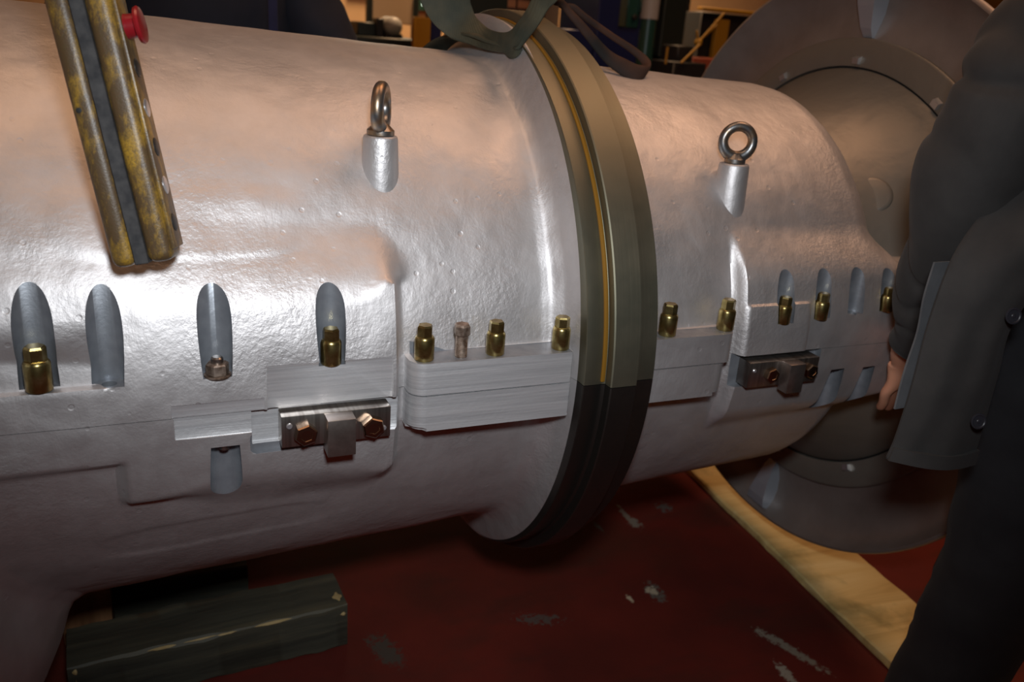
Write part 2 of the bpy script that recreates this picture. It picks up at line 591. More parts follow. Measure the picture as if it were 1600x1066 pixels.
def half_shell(name, half):
    xs = grid_lines(-0.50, 1.395, [(-0.26, -0.03), (0.285, 0.315), (0.528, 0.60), (0.878, 0.912), (1.02, 1.04), (1.18, 1.262)], 0.004, 0.012)
    fine = [(0.02, 0.55)] if half > 0 else [(0.02, 0.62)]
    ts = grid_lines(0.0, pi, fine, 0.0085, 0.022)
    if half > 0:
        for zz in (0.0467, 0.0483):
            ts.append(asin(zz / 0.5))
        ts = sorted(set(ts))
    ri = 0.33
    bm = bmesh.new()
    O, I = [], []
    for x in xs:
        ro, rn = [], []
        for t in ts:
            th = t * half
            tt = th if abs(th) <= pi / 2 + 1e-9 else th
            r = outer(x, th if abs(th) < pi / 2 else math.copysign(pi - abs(th), th), half) if abs(th) > pi / 2 and x > -0.25 and False else outer(x, th, half)
            ro.append(bm.verts.new((x, -r * cos(th), r * sin(th))))
            rn.append(bm.verts.new((x, -ri * cos(th), ri * sin(th))))
        O.append(ro); I.append(rn)
    nx, nt = len(xs), len(ts)
    for i in range(nx - 1):
        for j in range(nt - 1):
            bm.faces.new((O[i][j], O[i + 1][j], O[i + 1][j + 1], O[i][j + 1]))
            bm.faces.new((I[i][j], I[i][j + 1], I[i + 1][j + 1], I[i + 1][j]))
        bm.faces.new((O[i][0], I[i][0], I[i + 1][0], O[i + 1][0]))
        bm.faces.new((O[i][-1], O[i + 1][-1], I[i + 1][-1], I[i][-1]))
    for j in range(nt - 1):
        bm.faces.new((O[0][j], O[0][j + 1], I[0][j + 1], I[0][j]))
        bm.faces.new((O[-1][j], I[-1][j], I[-1][j + 1], O[-1][j + 1]))
    o = from_bm(name, bm, [M_cast, M_slot, M_mach])
    return o


def solid(bm, m):
    me = bpy.data.meshes.new('cutter')
    bmesh.ops.recalc_face_normals(bm, faces=bm.faces)
    bm.to_mesh(me); bm.free()
    for x in (M_cast, M_slot, M_mach):
        me.materials.append(x)
    idx = (M_cast, M_slot, M_mach).index(m)
    me.polygons.foreach_set('material_index', [idx] * len(me.polygons))
    o = bpy.data.objects.new('cutter', me)
    C.objects.link(o)
    return o


def booleans(o, ops):
    tmp = []
    for kind, c in ops:
        md = o.modifiers.new('b', 'BOOLEAN')
        md.operation = kind
        md.solver = 'EXACT'
        md.object = c
        tmp.append(c)
    bpy.context.view_layer.update()
    dg = bpy.context.evaluated_depsgraph_get()
    me = bpy.data.meshes.new_from_object(o.evaluated_get(dg))
    o.modifiers.clear()
    o.data = me
    for c in tmp:
        bpy.data.objects.remove(c)
    me.polygons.foreach_set('use_smooth', [True] * len(me.polygons))
    me.set_sharp_from_angle(angle=R(34))


# vertical bores: x, y centre, radius, floor z
UP_SLOTS = [(-0.130, -0.4870, 0.0215, 0.0490), (-0.0565, -0.4870, 0.0200, 0.0475), (0.0665, -0.4870, 0.0205, 0.0490), (0.2095, -0.4870, 0.0195, 0.0530),
            (0.979, -0.4620, 0.0185, 0.0520), (1.061, -0.4620, 0.0180, 0.0545), (1.136, -0.4620, 0.0180, 0.0580), (1.208, -0.4620, 0.0170, 0.0600)]
LOW_SLOTS = [(0.0717, -0.4885, 0.0203, -0.0463), (1.122, -0.4500, 0.0230, -0.0440), (1.198, -0.4520, 0.0200, -0.0460)]


def multi(fn_list, m):
    bm = bmesh.new()
    for f in fn_list:
        f(bm)
    return solid(bm, m)


def block_prism(bm, x0, x1, yf, z0, z1, rl, rr, yb=-0.36, bev=0.0):
    """machined joint block: plan outline with rounded front corners, extruded in z"""
    pts = [(x0 + 0.0, yb)]
    for i in range(7):
        a = pi - 0 + (pi / 2) * i / 6
        pts.append((x0 + rl + rl * cos(a), yf + rl + rl * sin(a)))
    for i in range(7):
        a = 1.5 * pi + (pi / 2) * i / 6
        pts.append((x1 - rr + rr * cos(a), yf + rr + rr * sin(a)))
    pts.append((x1, yb))
    bot = [bm.verts.new((x, y, z0)) for x, y in pts]
    top = [bm.verts.new((x, y, z1)) for x, y in pts]
    n = len(pts)
    for i in range(n):
        j = (i + 1) % n
        bm.faces.new((bot[i], bot[j], top[j], top[i]))
    bm.faces.new(bot[::-1]); bm.faces.new(top)
    if bev:
        es = [e for e in bm.edges if abs(e.verts[0].co.z - (z1 if bev > 0 else z0)) < 1e-6 and abs(e.verts[1].co.z - (z1 if bev > 0 else z0)) < 1e-6]
        bmesh.ops.bevel(bm, geom=es, offset=abs(bev), segments=3, affect='EDGES')


upper = half_shell('upper_casing', 1)
lower = half_shell('lower_casing', -1)

bmU = bmesh.new(); block_prism(bmU, 0.3155, 0.5600, -0.5065, 0.0006, 0.0486, 0.022, 0.002)
bmU2 = bmesh.new(); block_prism(bmU2, 0.690, 0.8640, -0.4910, 0.0006, 0.0506, 0.002, 0.016)
bmL = bmesh.new(); block_prism(bmL, 0.3150, 0.5600, -0.5075, -0.0530, -0.0006, 0.024, 0.002, bev=-0.006)
bmL2 = bmesh.new(); block_prism(bmL2, 0.690, 0.8560, -0.4915, -0.0560, -0.0006, 0.002, 0.022, bev=-0.006)


def boss(x, y, zt, r, zb):
    bm = bmesh.new()
    add_turn(bm, (x, y, zb), (0, 0, 1), [(0, r * 1.22), ((zt - zb) * 0.55, r * 1.08), (zt - zb - 0.004, r * 0.99), (zt - zb - 0.001, r * 0.95), (zt - zb, r * 0.90)], 40)
    return solid(bm, M_cast)


def boxcut(*boxes):
    bm = bmesh.new()
    for lo, hi, bev in boxes:
        add_box(bm, lo, hi, bev)
    return bm


slots_bm = bmesh.new()
for x, y, r, z in UP_SLOTS:
    add_cyl(slots_bm, (x, y, z), (x, y, 0.30), r, n=40)
# spot faced notch beside the right block
holes_bm = bmesh.new()
add_cyl(holes_bm, (-0.0565, -0.4850, 0.012), (-0.0565, -0.4850, 0.08), 0.0085, n=28)
add_cyl(holes_bm, (1.136, -0.4580, 0.020), (1.136, -0.4580, 0.08), 0.0075, n=24)
mach_bm = boxcut(((0.1250, -0.56, -0.02), (0.2920, -0.4955, 0.0600), 0.004))
mach2 = boxcut(((0.010, -0.56, -0.02), (0.1220, -0.4982, 0.0170), 0.0015))
# machined step above each joint block
ledge_bm = boxcut(((0.324, -0.56, 0.0480), (0.5585, -0.4615, 0.085), 0.0))
ledge2 = boxcut(((0.700, -0.56, 0.0500), (0.868, -0.4560, 0.082), 0.0))
ops = [('UNION', solid(bmU, M_mach)), ('UNION', solid(bmU2, M_cast)),
       ('UNION', boss(0.3045, -0.3560, 0.333, 0.0245, 0.20)), ('UNION', boss(0.9090, -0.3560, 0.3020, 0.0255, 0.16)),
       ('DIFFERENCE', solid(ledge_bm, M_slot)), ('DIFFERENCE', solid(ledge2, M_slot)),
       ('DIFFERENCE', solid(mach_bm, M_mach)), ('DIFFERENCE', solid(mach2, M_mach)), ('DIFFERENCE', solid(slots_bm, M_slot)), ('DIFFERENCE', solid(holes_bm, M_slot))]
booleans(upper, ops)

lsl = bmesh.new()
for x, y, r, z in LOW_SLOTS:
    add_cyl(lsl, (x, y, z), (x, y, -0.301), r, n=40, rot=0.037)
pk = boxcut(((0.1050, -0.56, -0.0490), (0.3020, -0.4870, 0.02), 0.002))
pk2 = boxcut(((0.868, -0.56, -0.0580), (1.072, -0.4540, 0.02), 0.002))
pk3 = boxcut(((0.100, -0.56, -0.068), (0.210, -0.4935, -0.030), 0.010))
m3 = boxcut(((0.012, -0.56, -0.0300), (0.1060, -0.4975, 0.02), 0.0015))
booleans(lower, [('UNION', solid(bmL, M_mach)), ('UNION', solid(bmL2, M_cast)), ('DIFFERENCE', solid(m3, M_mach)), ('DIFFERENCE', solid(pk3, M_slot)),
                 ('DIFFERENCE', solid(pk, M_mach)), ('DIFFERENCE', solid(pk2, M_slot)), ('DIFFERENCE', solid(lsl, M_slot))])
lower.location.z -= 0.0008
for o in (upper, lower):
    part(o, machine)

# polished centre flange, split on the joint like the casing
prof = [(0.5725, 0.45), (0.5725, 0.5235), (0.5735, 0.5250), (0.5980, 0.5250), (0.6005, 0.5238), (0.6035, 0.5238), (0.6080, 0.5255), (0.6085, 0.5405), (0.6105, 0.5420),
        (0.6520, 0.5420), (0.6528, 0.5400), (0.6536, 0.5255), (0.6570, 0.5245), (0.6915, 0.5240), (0.6930, 0.5225), (0.6930, 0.42)]
prof = [(a, b) for a, b in prof]
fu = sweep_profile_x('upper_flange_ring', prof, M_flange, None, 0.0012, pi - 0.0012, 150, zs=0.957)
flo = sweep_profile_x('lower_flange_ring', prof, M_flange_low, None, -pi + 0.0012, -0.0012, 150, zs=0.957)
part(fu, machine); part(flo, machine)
tag(fu, 'oily olive tinted turned steel ring'); tag(flo, 'dark oily lower half of the turned ring')
gsq = [(0.6000, 0.5235), (0.6000, 0.5262), (0.6012, 0.5275), (0.6040, 0.5275), (0.6066, 0.5262), (0.6066, 0.5235)]  # narrow yellow bead running round the flange corner
part(tag(sweep_profile_x('bead_line', gsq, M_yellow_bead, None, 0.01, pi - 0.01, 150, zs=0.957), 'yellow bead in the flange corner'), machine)

# throat and bell end
hubp = [(1.235, 0.30), (1.250, 0.362), (1.275, 0.366), (1.31, 0.374), (1.34, 0.385), (1.375, 0.402), (1.405, 0.421), (1.43, 0.439), (1.450, 0.452), (1.4625, 0.4600), (1.4625, 0.45), (1.49, 0.44), (1.49, 0.30)]
part(tag(sweep_profile_x('throat_cone', hubp, M_hub, None, n=160, smooth=50), 'dull grey flared neck'), machine)
gapp = [(1.468, 0.44), (1.468, 0.472), (1.49, 0.472), (1.49, 0.44)]
part(sweep_profile_x('joint_gap', gapp, M_gap, None, n=120), machine)
ringp = [(1.4600, 0.4645), (1.4585, 0.4675), (1.4660, 0.519), (1.4665, 0.5225), (1.4690, 0.5250), (1.4790, 0.5235), (1.4900, 0.522), (1.495, 0.4645)]
part(sweep_profile_x('bell_ring', ringp, M_hub, None, n=160, smooth=40), machine)
bellp = [(1.478, 0.515), (1.484, 0.545), (1.489, 0.575), (1.486, 0.605), (1.476, 0.632), (1.462, 0.650), (1.448, 0.6585), (1.440, 0.6640), (1.441, 0.6700), (1.449, 0.6735), (1.459, 0.6700),
         (1.480, 0.655), (1.494, 0.635), (1.503, 0.605), (1.505, 0.575), (1.500, 0.54), (1.496, 0.515)]
part(sweep_profile_x('bell_plate', bellp, M_bell, None, n=180, smooth=60), machine)


def radial_part(name, th, prof, half_t, m, label=None, twist=0.0):
    """plate standing on the bell face in the plane through the axis: prof = (x, r) outline"""
    bm = bmesh.new()
    e = V((0, -cos(th), sin(th))); t = V((0, sin(th), cos(th)))
    a = [bm.verts.new(V((x, 0, 0)) + e * r - t * (half_t + twist * max(0, r - 0.523))) for x, r in prof]
    b = [bm.verts.new(V((x, 0, 0)) + e * r + t * (half_t + twist * max(0, r - 0.523))) for x, r in prof]
    n = len(prof)
    for i in range(n):
        j = (i + 1) % n
        bm.faces.new((a[i], a[j], b[j], b[i]))
    bm.faces.new(a[::-1]); bm.faces.new(b)
    o = part(from_bm(name, bm, m), machine)
    if label: tag(o, label)
    return o


ribp = [(1.495, 0.524), (1.474, 0.526), (1.462, 0.545), (1.448, 0.590), (1.440, 0.625), (1.441, 0.648), (1.456, 0.655), (1.495, 0.640)]
M_rib = mat('light_grey_plate', (0.42, 0.45, 0.50), 0.35, 0.5)
for th in (R(88.4), R(-91.5), R(-1), R(179)):
    radial_part('bell_rib', th, ribp, 0.0125, M_rib, 'pale grey stiffening rib', 0.16)
for th in (R(58.6), R(88.3), R(117), R(29), R(0), R(147), R(-31), R(-60), R(-89), R(-119), R(-149), R(177)):
    radial_part('joint_clip', th, [(1.480, 0.470), (1.452, 0.470), (1.451, 0.482), (1.462, 0.487), (1.480, 0.487)], 0.009, M_clip, 'small bright clip')
# round inspection cover cast on the neck
bm = bmesh.new(); add_turn(bm, (1.315, -0.270, 0.222), (-0.45, -0.68, 0.57), [(0, 0.040), (0.020, 0.039), (0.0235, 0.036), (0.025, 0.030)], 40)
part(from_bm('cast_boss', bm, M_hub, None, 40), machine)


# bolts ------------------------------------------------------------
def cap_bolt(x, y, z, s=1.0, rot=0.0, label=None):
    """bored cap nut: round sleeve with a hexagon on top"""
    bm = bmesh.new()
    r = 0.0138 * s; h = 0.0345 * s
    add_turn(bm, (x, y, z), (0, 0, 1), [(0, r * 0.93), (0.0015, r), (h - 0.004, r), (h - 0.0015, r * 0.93), (h, r * 0.84)], 40)
    o = from_bm('cap_bolt', bm, M_brass, None, 35)
    part(o, machine)
    if label: tag(o, label)
    bm = bmesh.new()
    rh = 0.0112 * s
    add_turn(bm, (x, y, z + h - 0.001), (0, 0, 1), [(0, rh), (0.0145 * s, rh), (0.0170 * s, rh * 0.86)], 6, rot)
    hx = from_bm('hex_head', bm, M_brass, None, 20)
    part(hx, o)
    return o


for x, y, z, s, rot in [(-0.130, -0.4890, 0.049, 1.08, 0.2), (0.2095, -0.4885, 0.053, 0.98, 0.5), (0.3375, -0.4880, 0.048, 1.0, 0.15), (0.4430, -0.4880, 0.048, 0.98, 0.4), (0.5470, -0.4875, 0.048, 0.98, 0.7),
                        (0.7420, -0.4720, 0.050, 1.02, 0.3), (0.8560, -0.4680, 0.050, 1.02, 0.6), (0.976, -0.4640, 0.052, 0.92, 0.2), (1.057, -0.4640, 0.0545, 0.92, 0.5), (1.207, -0.4640, 0.060, 0.86, 0.5)]:
    cap_bolt(x, y, z, s, rot)
# hex nut on a stud in the third bore
bm = bmesh.new(); add_turn(bm, (0.0672, -0.4890, 0.049), (0, 0, 1), [(0, 0.0165), (0.002, 0.0165)], 36)
add_turn(bm, (0.0672, -0.4890, 0.051), (0, 0, 1), [(0, 0.0128), (0.0015, 0.0142), (0.0135, 0.0142), (0.0155, 0.0125)], 6, 0.15)
nut = part(tag(from_bm('hex_nut', bm, M_rust, None, 25), 'dull steel nut with washer'), machine)
bm = bmesh.new(); add_turn(bm, (0.0672, -0.4890, 0.06), (0, 0, 1), [(0, 0.0075), (0.0125, 0.0075), (0.0145, 0.0055)], 20)
part(from_bm('stud_end', bm, M_steel, None, 30), nut)
# rusty loose screw
bm = bmesh.new()
pr = [(0, 0.0085)]
for i in range(14):
    pr += [(0.002 + i * 0.0021, 0.0088), (0.003 + i * 0.0021, 0.0078)]
pr += [(0.0320, 0.0085)]
add_turn(bm, (0.3915, -0.4880, 0.048), (0, 0, 1), pr, 24)
scw = part(tag(from_bm('jacking_screw', bm, M_rust, None, 25), 'rusty square necked screw with bare thread'), machine)
bm = bmesh.new(); add_turn(bm, (0.3915, -0.4880, 0.0800), (0, 0, 1), [(0, 0.0100), (0.002, 0.0118), (0.0135, 0.0118), (0.0165, 0.0098)], 6, 0.35)
part(from_bm('hex_head', bm, M_rust, None, 20), scw)
bm = bmesh.new(); add_turn(bm, (0.0712, -0.4860, -0.056), (0, 0, 1), [(0, 0.0060), (0.0095, 0.0060)], 18)
part(from_bm('stud_end', bm, M_steel, None, 30), nut)


def clamp(x0, x1, y0, y1, z0, z1, tx0, tx1, ty, tz0, b1, b2, bz, s=1.0, label=''):
    o = part(tag(box('clamp_plate', (x0, y1, z0), (x1, y0, z1), M_steel, None, 0.0012), label), machine)
    part(tag(box('key_block', (tx0, ty, tz0), (tx1, y1 + 0.002, z1 - 0.001), M_key, None, 0.001), 'brown steel tongue'), o)
    for k, bx in enumerate((b1, b2)):
        bm = bmesh.new()
        add_turn(bm, (bx, y1 + 0.001, bz), (0, -1, 0), [(0, 0.0150 * s), (0.0015, 0.0155 * s), (0.0125 * s, 0.0155 * s), (0.0145 * s, 0.0138 * s), (0.0148 * s, 0.0085 * s), (0.0140 * s, 0.0080 * s)], 6, 0.3 + k * 0.4)
        part(from_bm('hex_bolt', bm, M_bolt, None, 20), o)
    for px, pz in ((x0 + 0.010, z1 - 0.014), (x1 - 0.010, z0 + 0.014)):
        bm = bmesh.new()
        add_turn(bm, (px, y1 + 0.001, pz), (0, -1, 0), [(0, 0.0040 * s), (0.0025, 0.0040 * s), (0.0035, 0.0030 * s)], 16)
        part(from_bm('dowel_pin', bm, M_clip, None, 30), o)


clamp(0.1400, 0.2850, -0.4870, -0.5150, -0.0505, -0.0055, 0.1950, 0.2320, -0.5400, -0.0590, 0.1700, 0.2590, -0.0300, 1.0, 'bright ground steel plate beside the left joint block')
clamp(0.9080, 1.0560, -0.4545, -0.4850, -0.0540, -0.0085, 0.9760, 1.0090, -0.5060, -0.0620, 0.9520, 1.0360, -0.0310, 0.86, 'shaded steel plate on the far side of the flange')


def eye_bolt(x, y, z, ang, s=1.0):
    bm = bmesh.new()
    add_turn(bm, (x, y, z), (0, 0, 1), [(0, 0.0175 * s), (0.0015, 0.0195 * s), (0.0075, 0.0195 * s), (0.0105, 0.016 * s), (0.016, 0.011 * s)], 32)
    col = part(tag(from_bm('eye_bolt', bm, M_eye, None, 35), 'forged steel lifting eye'), machine)
    bm = bmesh.new()
    rr, rm = 0.0090 * s, 0.0275 * s
    d = V((cos(ang), sin(ang), 0)); u = V((0, 0, 1)); w_ = d.cross(u)
    c = V((x, y, z + 0.0105 + rm))
    rings = []
    for i in range(48):
        a = 2 * pi * i / 48
        rad = d * cos(a) + u * sin(a)
        fat = rr * (1 + 0.18 * max(0, -sin(a)))
        rings.append([c + rad * (rm + fat * cos(b)) + w_ * (fat * sin(b)) for b in [2 * pi * j / 16 for j in range(16)]])
    add_loft(bm, rings, closed=True)
    part(from_bm('eye_ring', bm, M_eye, None, 180), col)


eye_bolt(0.3045, -0.3560, 0.3330, R(64), 0.98)
eye_bolt(0.9090, -0.3560, 0.3020, R(-20), 0.90)

# ------------------------------------------------------------------ floor and hall shell
FZ = -0.76
M_floor = mat('red_floor_paint', (0.16, 0.018, 0.012), 0.6, 0.0, **{'Specular IOR Level': 0.25})
v = coords(M_floor)
c = ramp(M_floor, noise_tex(M_floor, v, 2.4, 6, 0.6), [(0.3, (0.085, 0.014, 0.010)), (0.6, (0.155, 0.020, 0.013)), (0.8, (0.13, 0.028, 0.02))])
grime = ramp(M_floor, noise_tex(M_floor, coords(M_floor, (1.0, 2.2, 1)), 2.1, 5, 0.6), [(0.52, (0, 0, 0)), (0.68, (0.7, 0.7, 0.7))])
c = mixc(M_floor, grime, c, (0.050, 0.020, 0.014))


def blotch(cx, cy, ang, a, b, col, c, jag=0.35, sc_=30):
    """worn or darkened patch of its own shape: rotated ellipse with a ragged edge in floor coordinates"""
    m = M_floor
    tc = N(m, 'ShaderNodeTexCoord')
    mp = N(m, 'ShaderNodeMapping', vector_type='TEXTURE')
    mp.inputs['Location'].default_value = (cx, cy, 0)
    mp.inputs['Rotation'].default_value = (0, 0, ang)
    mp.inputs['Scale'].default_value = (a, b, 1)
    m.node_tree.links.new(tc.outputs['Object'], mp.inputs['Vector'])
    ln = N(m, 'ShaderNodeVectorMath', operation='LENGTH')
    m.node_tree.links.new(mp.outputs[0], ln.inputs[0])
    nz = noise_tex(m, v, sc_, 4, 0.7)
    d = mth(m, 'ADD', ln.outputs['Value'], mth(m, 'MULTIPLY', mth(m, 'SUBTRACT', nz, 0.5), jag * 4))
    f = ramp(m, d, [(0.85 if a < 0.2 else 0.35, (1, 1, 1)), (1.0, (0, 0, 0))])
    return mixc(m, f, c, col)


BLOTCHES = []
floor = box('floor', (-3.0, -3.0, FZ - 0.1), (9.0, 6.4, FZ), M_floor)
tag(floor, kind='structure')

M_wall = mat('cream_hall_wall', (0.60, 0.42, 0.22), 0.8)
setin(M_wall, 'Base Color', ramp(M_wall, noise_tex(M_wall, coords(M_wall), 2.5, 4), [(0.3, (0.52, 0.36, 0.19)), (0.7, (0.66, 0.47, 0.26))]))
tag(box('wall_back', (-3.0, 5.6, FZ), (9.0, 5.8, 4.8), M_wall), kind='structure')
tag(box('wall_right', (8.8, -3.0, FZ), (9.0, 5.6, 4.8), M_wall), kind='structure')
tag(box('wall_left', (-3.2, -3.0, FZ), (-3.0, 5.8, 4.8), M_wall), kind='structure')
M_ceil = mat('dark_hall_roof', (0.10, 0.08, 0.07), 0.9)
tag(box('ceiling', (-3.2, -3.0, 4.8), (9.0, 5.8, 4.9), M_ceil), kind='structure')

# worn paint, chips and oil, plus a broad dark patch behind the baulk
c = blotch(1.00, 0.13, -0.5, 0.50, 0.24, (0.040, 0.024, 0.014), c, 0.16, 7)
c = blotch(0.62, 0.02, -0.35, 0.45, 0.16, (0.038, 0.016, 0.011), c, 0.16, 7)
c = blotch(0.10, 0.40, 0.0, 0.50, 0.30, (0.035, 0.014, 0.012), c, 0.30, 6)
pale = (0.20, 0.17, 0.13)
for cx, cy, an, a, b, col, jg in [(1.170, 0.201, -1.61, 0.095, 0.009, pale, 0.10), (1.174, 0.170, -1.56, 0.042, 0.016, pale, 0.15), (1.300, 0.217, -1.3, 0.032, 0.022, (0.10, 0.09, 0.08), 0.3),
                                  (1.063, -0.116, -1.65, 0.055, 0.020, (0.10, 0.085, 0.07), 0.2), (1.060, -0.112, -1.5, 0.022, 0.014, (0.36, 0.30, 0.21), 0.3), (0.990, -0.121, -1.57, 0.020, 0.007, (0.42, 0.33, 0.22), 0.1),
                                  (1.250, -0.393, -1.25, 0.125, 0.013, pale, 0.15), (1.230, -0.345, -1.05, 0.060, 0.012, pale, 0.2), (1.186, -0.450, -1.67, 0.055, 0.013, (0.27, 0.24, 0.19), 0.15), (0.398, -0.120, -1.25, 0.085, 0.026, (0.060, 0.045, 0.035), 0.12),
                                  (1.066, 0.178, -1.58, 0.040, 0.007, (0.09, 0.08, 0.07), 0.2), (0.748, -0.124, -0.35, 0.070, 0.016, (0.085, 0.060, 0.05), 0.4), (1.42, -0.85, -1.1, 0.09, 0.012, pale, 0.2)]:
    c = blotch(cx, cy, an, a * 1.15, b * 1.7, tuple(q * 1.25 for q in col), c, jg + 0.14, 75)
setin(M_floor, 'Base Color', c)
bump(M_floor, [(noise_tex(M_floor, v, 40, 4), 0.2, 0.001)])

# ------------------------------------------------------------------ timbers
def beam(name, p0, p1, wd, z0, z1, m, lab, cat, wob=0.002, bev=0.004, seed=1, n=26, roll=0.0):
    """sawn timber from p0 to p1 (plan centre line) with slightly uneven arrises"""
    p0, p1 = V((*p0, 0)), V((*p1, 0))
    d = p1 - p0; L = d.length; d.normalize(); s = V((-d.y, d.x, 0))
    rings = []
    for i in range(n + 1):
        t = L * i / n - L / 2
        ring = []
        cx, cz, b = wd / 2, (z1 - z0) / 2, bev
        for k, (a, h) in enumerate([(-cx + b, -cz), (cx - b, -cz), (cx, -cz + b), (cx, cz - b), (cx - b, cz), (0.3 * cx, cz), (-0.3 * cx, cz), (-cx + b, cz), (-cx, cz - b), (-cx, -cz + b)]):
            nn = noise.noise(V((t * 7 + seed * 9, k * 3.3, seed))) * wob
            nn2 = noise.noise(V((t * 23 + seed * 5, k * 5.3, seed + 4))) * wob * 0.5
            bottom = h <= -cz + 1e-6
            ring.append(V((t, a + nn + nn2, h + (0 if bottom else nn + nn2))))
        rings.append(ring)
    bm = bmesh.new(); add_loft(bm, rings)
    o = from_bm(name, bm, m, None, 40)
    o.location = ((p0.x + p1.x) / 2, (p0.y + p1.y) / 2, (z0 + z1) / 2)
    o.rotation_euler.z = atan2(d.y, d.x)
    return tag(o, lab, cat)


old = beam('timber_baulk', (-0.195, -0.052), (0.322, -0.020), 0.125, FZ, -0.655, M_old, 'dark creosoted square timber baulk with pale split edges lying on the red floor', 'timber', 0.006, 0.006, 3, 40)
random.seed(4)
for (a, b, h, l, wd_, hh) in [(0.115, -0.058, 0.048, 0.085, 0.004, 0.005), (-0.03, -0.059, 0.049, 0.055, 0.003, 0.0035), (0.02, -0.0595, 0.0485, 0.03, 0.003, 0.003), (-0.10, -0.0585, 0.049, 0.035, 0.005, 0.005), (-0.246, -0.058, 0.040, 0.014, 0.006, 0.016),
                              (0.245, -0.030, 0.0525, 0.020, 0.012, 0.003), (0.250, -0.060, 0.030, 0.012, 0.004, 0.008), (-0.246, -0.060, 0.005, 0.006, 0.004, 0.030)]:
    bm = bmesh.new()
    rings = []
    for i in range(9):
        t = i / 8; l_ = l * 1.7 if l > 0.025 else l; f = sin(pi * min(max(t, 0.06), 0.94)) * (0.8 + 0.6 * random.random())
        rings.append([V((a + (t - 0.5) * l_, b + wd_ * f * cos(q) + 0.001 * random.random(), h + hh * 0.5 * f * sin(q))) for q in [2 * pi * j / 7 for j in range(7)]])
    add_loft(bm, rings)
    s_ = from_bm('split_edge', bm, M_split, old, 60)
    tag(s_, 'pale splintered wood')
beam('timber_packer', (-0.120, 0.175), (0.150, 0.165), 0.10, FZ, -0.660, M_old, 'near black timber packer in the shadow behind the split edged baulk', 'timber', 0.003, 0.005, 7)
beam('wood_block', (-0.215, 0.150), (-0.124, 0.150), 0.13, FZ, -0.640, M_rustwood, 'small reddish brown wood block behind the dark baulk under the casing', 'timber', 0.002, 0.003, 5)
beam('pine_plank', (1.640, 1.05), (1.466, -1.25), 0.215, FZ, -0.738, M_pine, 'pale yellow pine plank with knots lying under the bell end', 'plank', 0.004, 0.003, 11, 60)

# ------------------------------------------------------------------ crane pendant hanging in front of the casing
pen = thing('crane_pendant', 'grimy yellow crane control pendant hanging in front of the casing', 'control pendant', (-0.005, -0.52, 0.205))
B = V((-0.0035, -0.512, 0.2045)); T = V((-0.061, -0.452, 0.56))
ax = (T - B).normalized(); sx = V((1, -0.26, 0)); sx = (sx - ax * sx.dot(ax)).normalized(); sy = ax.cross(sx)  # sy away from the camera
PM = Matrix(((sx.x, sy.x, ax.x, B.x), (sx.y, sy.y, ax.y, B.y), (sx.z, sy.z, ax.z, B.z), (0, 0, 0, 1)))
if sy.y < 0:
    pass
Ln = (T - B).length


def pend_shell(x0, x1, name, lab):
    bm = bmesh.new()
    add_box(bm, (x0, -0.024, 0.0), (x1, 0.024, Ln), 0.0105, 5, PM)
    o = from_bm(name, bm, M_yel, None, 40)
    part(o, pen)
    return tag(o, lab)


pend_shell(-0.0325, -0.0060, 'shell_half', 'yellow half shell with dark grime')
pend_shell(0.0060, 0.0345, 'shell_half', 'yellow half shell carrying the buttons')
bm = bmesh.new(); add_box(bm, (-0.0072, -0.0246, 0.001), (0.0072, 0.0246, Ln - 0.001), 0.001, 1, PM)
part(from_bm('seam_gasket', bm, M_gasket, None, 30), pen)
bm = bmesh.new(); add_box(bm, (0.0330, -0.020, 0.012), (0.0385, 0.020, Ln - 0.01), 0.002, 2, PM)
part(tag(from_bm('button_panel', bm, M_yel, None, 30), 'worn yellow button face'), pen)
for k in range(5):
    bm = bmesh.new()
    q = PM @ V((0.0375, 0.0, 0.040 + k * 0.042))
    add_turn(bm, q, sx, [(0, 0.0100), (0.0016, 0.0100), (0.0026, 0.0080)], 24)
    part(from_bm('push_button', bm, M_clip if k % 2 else M_black, None, 30), pen)
bm = bmesh.new()
q = PM @ V((0.0365, -0.004, 0.250))
add_turn(bm, q, sx, [(0, 0.013), (0.004, 0.013), (0.004, 0.0125), (0.013, 0.0125), (0.0142, 0.0185), (0.017, 0.0195), (0.019, 0.0180), (0.020, 0.012)], 32)
part(tag(from_bm('stop_button', bm, M_red, None, 30), 'red mushroom stop button'), pen)
bm = bmesh.new()
add_turn(bm, PM @ V((-0.0240, -0.0232, 0.171)), -sy, [(0, 0.0028), (0.0012, 0.0028), (0.0013, 0.0018)], 12)
part(from_bm('case_screw', bm, M_black, None, 30), pen)
bm = bmesh.new()
P0 = PM @ V((0, 0, Ln - 0.004))
add_sweep(bm, [P0, P0 + ax * 0.10, P0 + V((-0.02, 0.02, 0.9)), P0 + V((0.0, 0.03, 3.4))], 0.008, n=12)
part(from_bm('cable', bm, M_black, None, 180), pen)

# ------------------------------------------------------------------ slings
def add_band(bm, pts, wid, thick, side, k=8):
    P = smooth_path(pts, k); W = interp(wid, k); S = smooth_path(side, k)
    rings = []
    for i, p in enumerate(P):
        t = (P[min(i + 1, len(P) - 1)] - P[max(i - 1, 0)]).normalized()
        s = (S[i] - t * S[i].dot(t)).normalized(); u = t.cross(s)
        a, b = W[i] / 2, thick / 2
        rings.append([p + s * x + u * y for x, y in [(-a, -b * .5), (-a * .9, -b), (0, -b * 1.15), (a * .9, -b), (a, -b * .5), (a, b * .5), (a * .9, b), (0, b * 1.15), (-a * .9, b), (-a, b * .5)]])
    return add_loft(bm, rings)


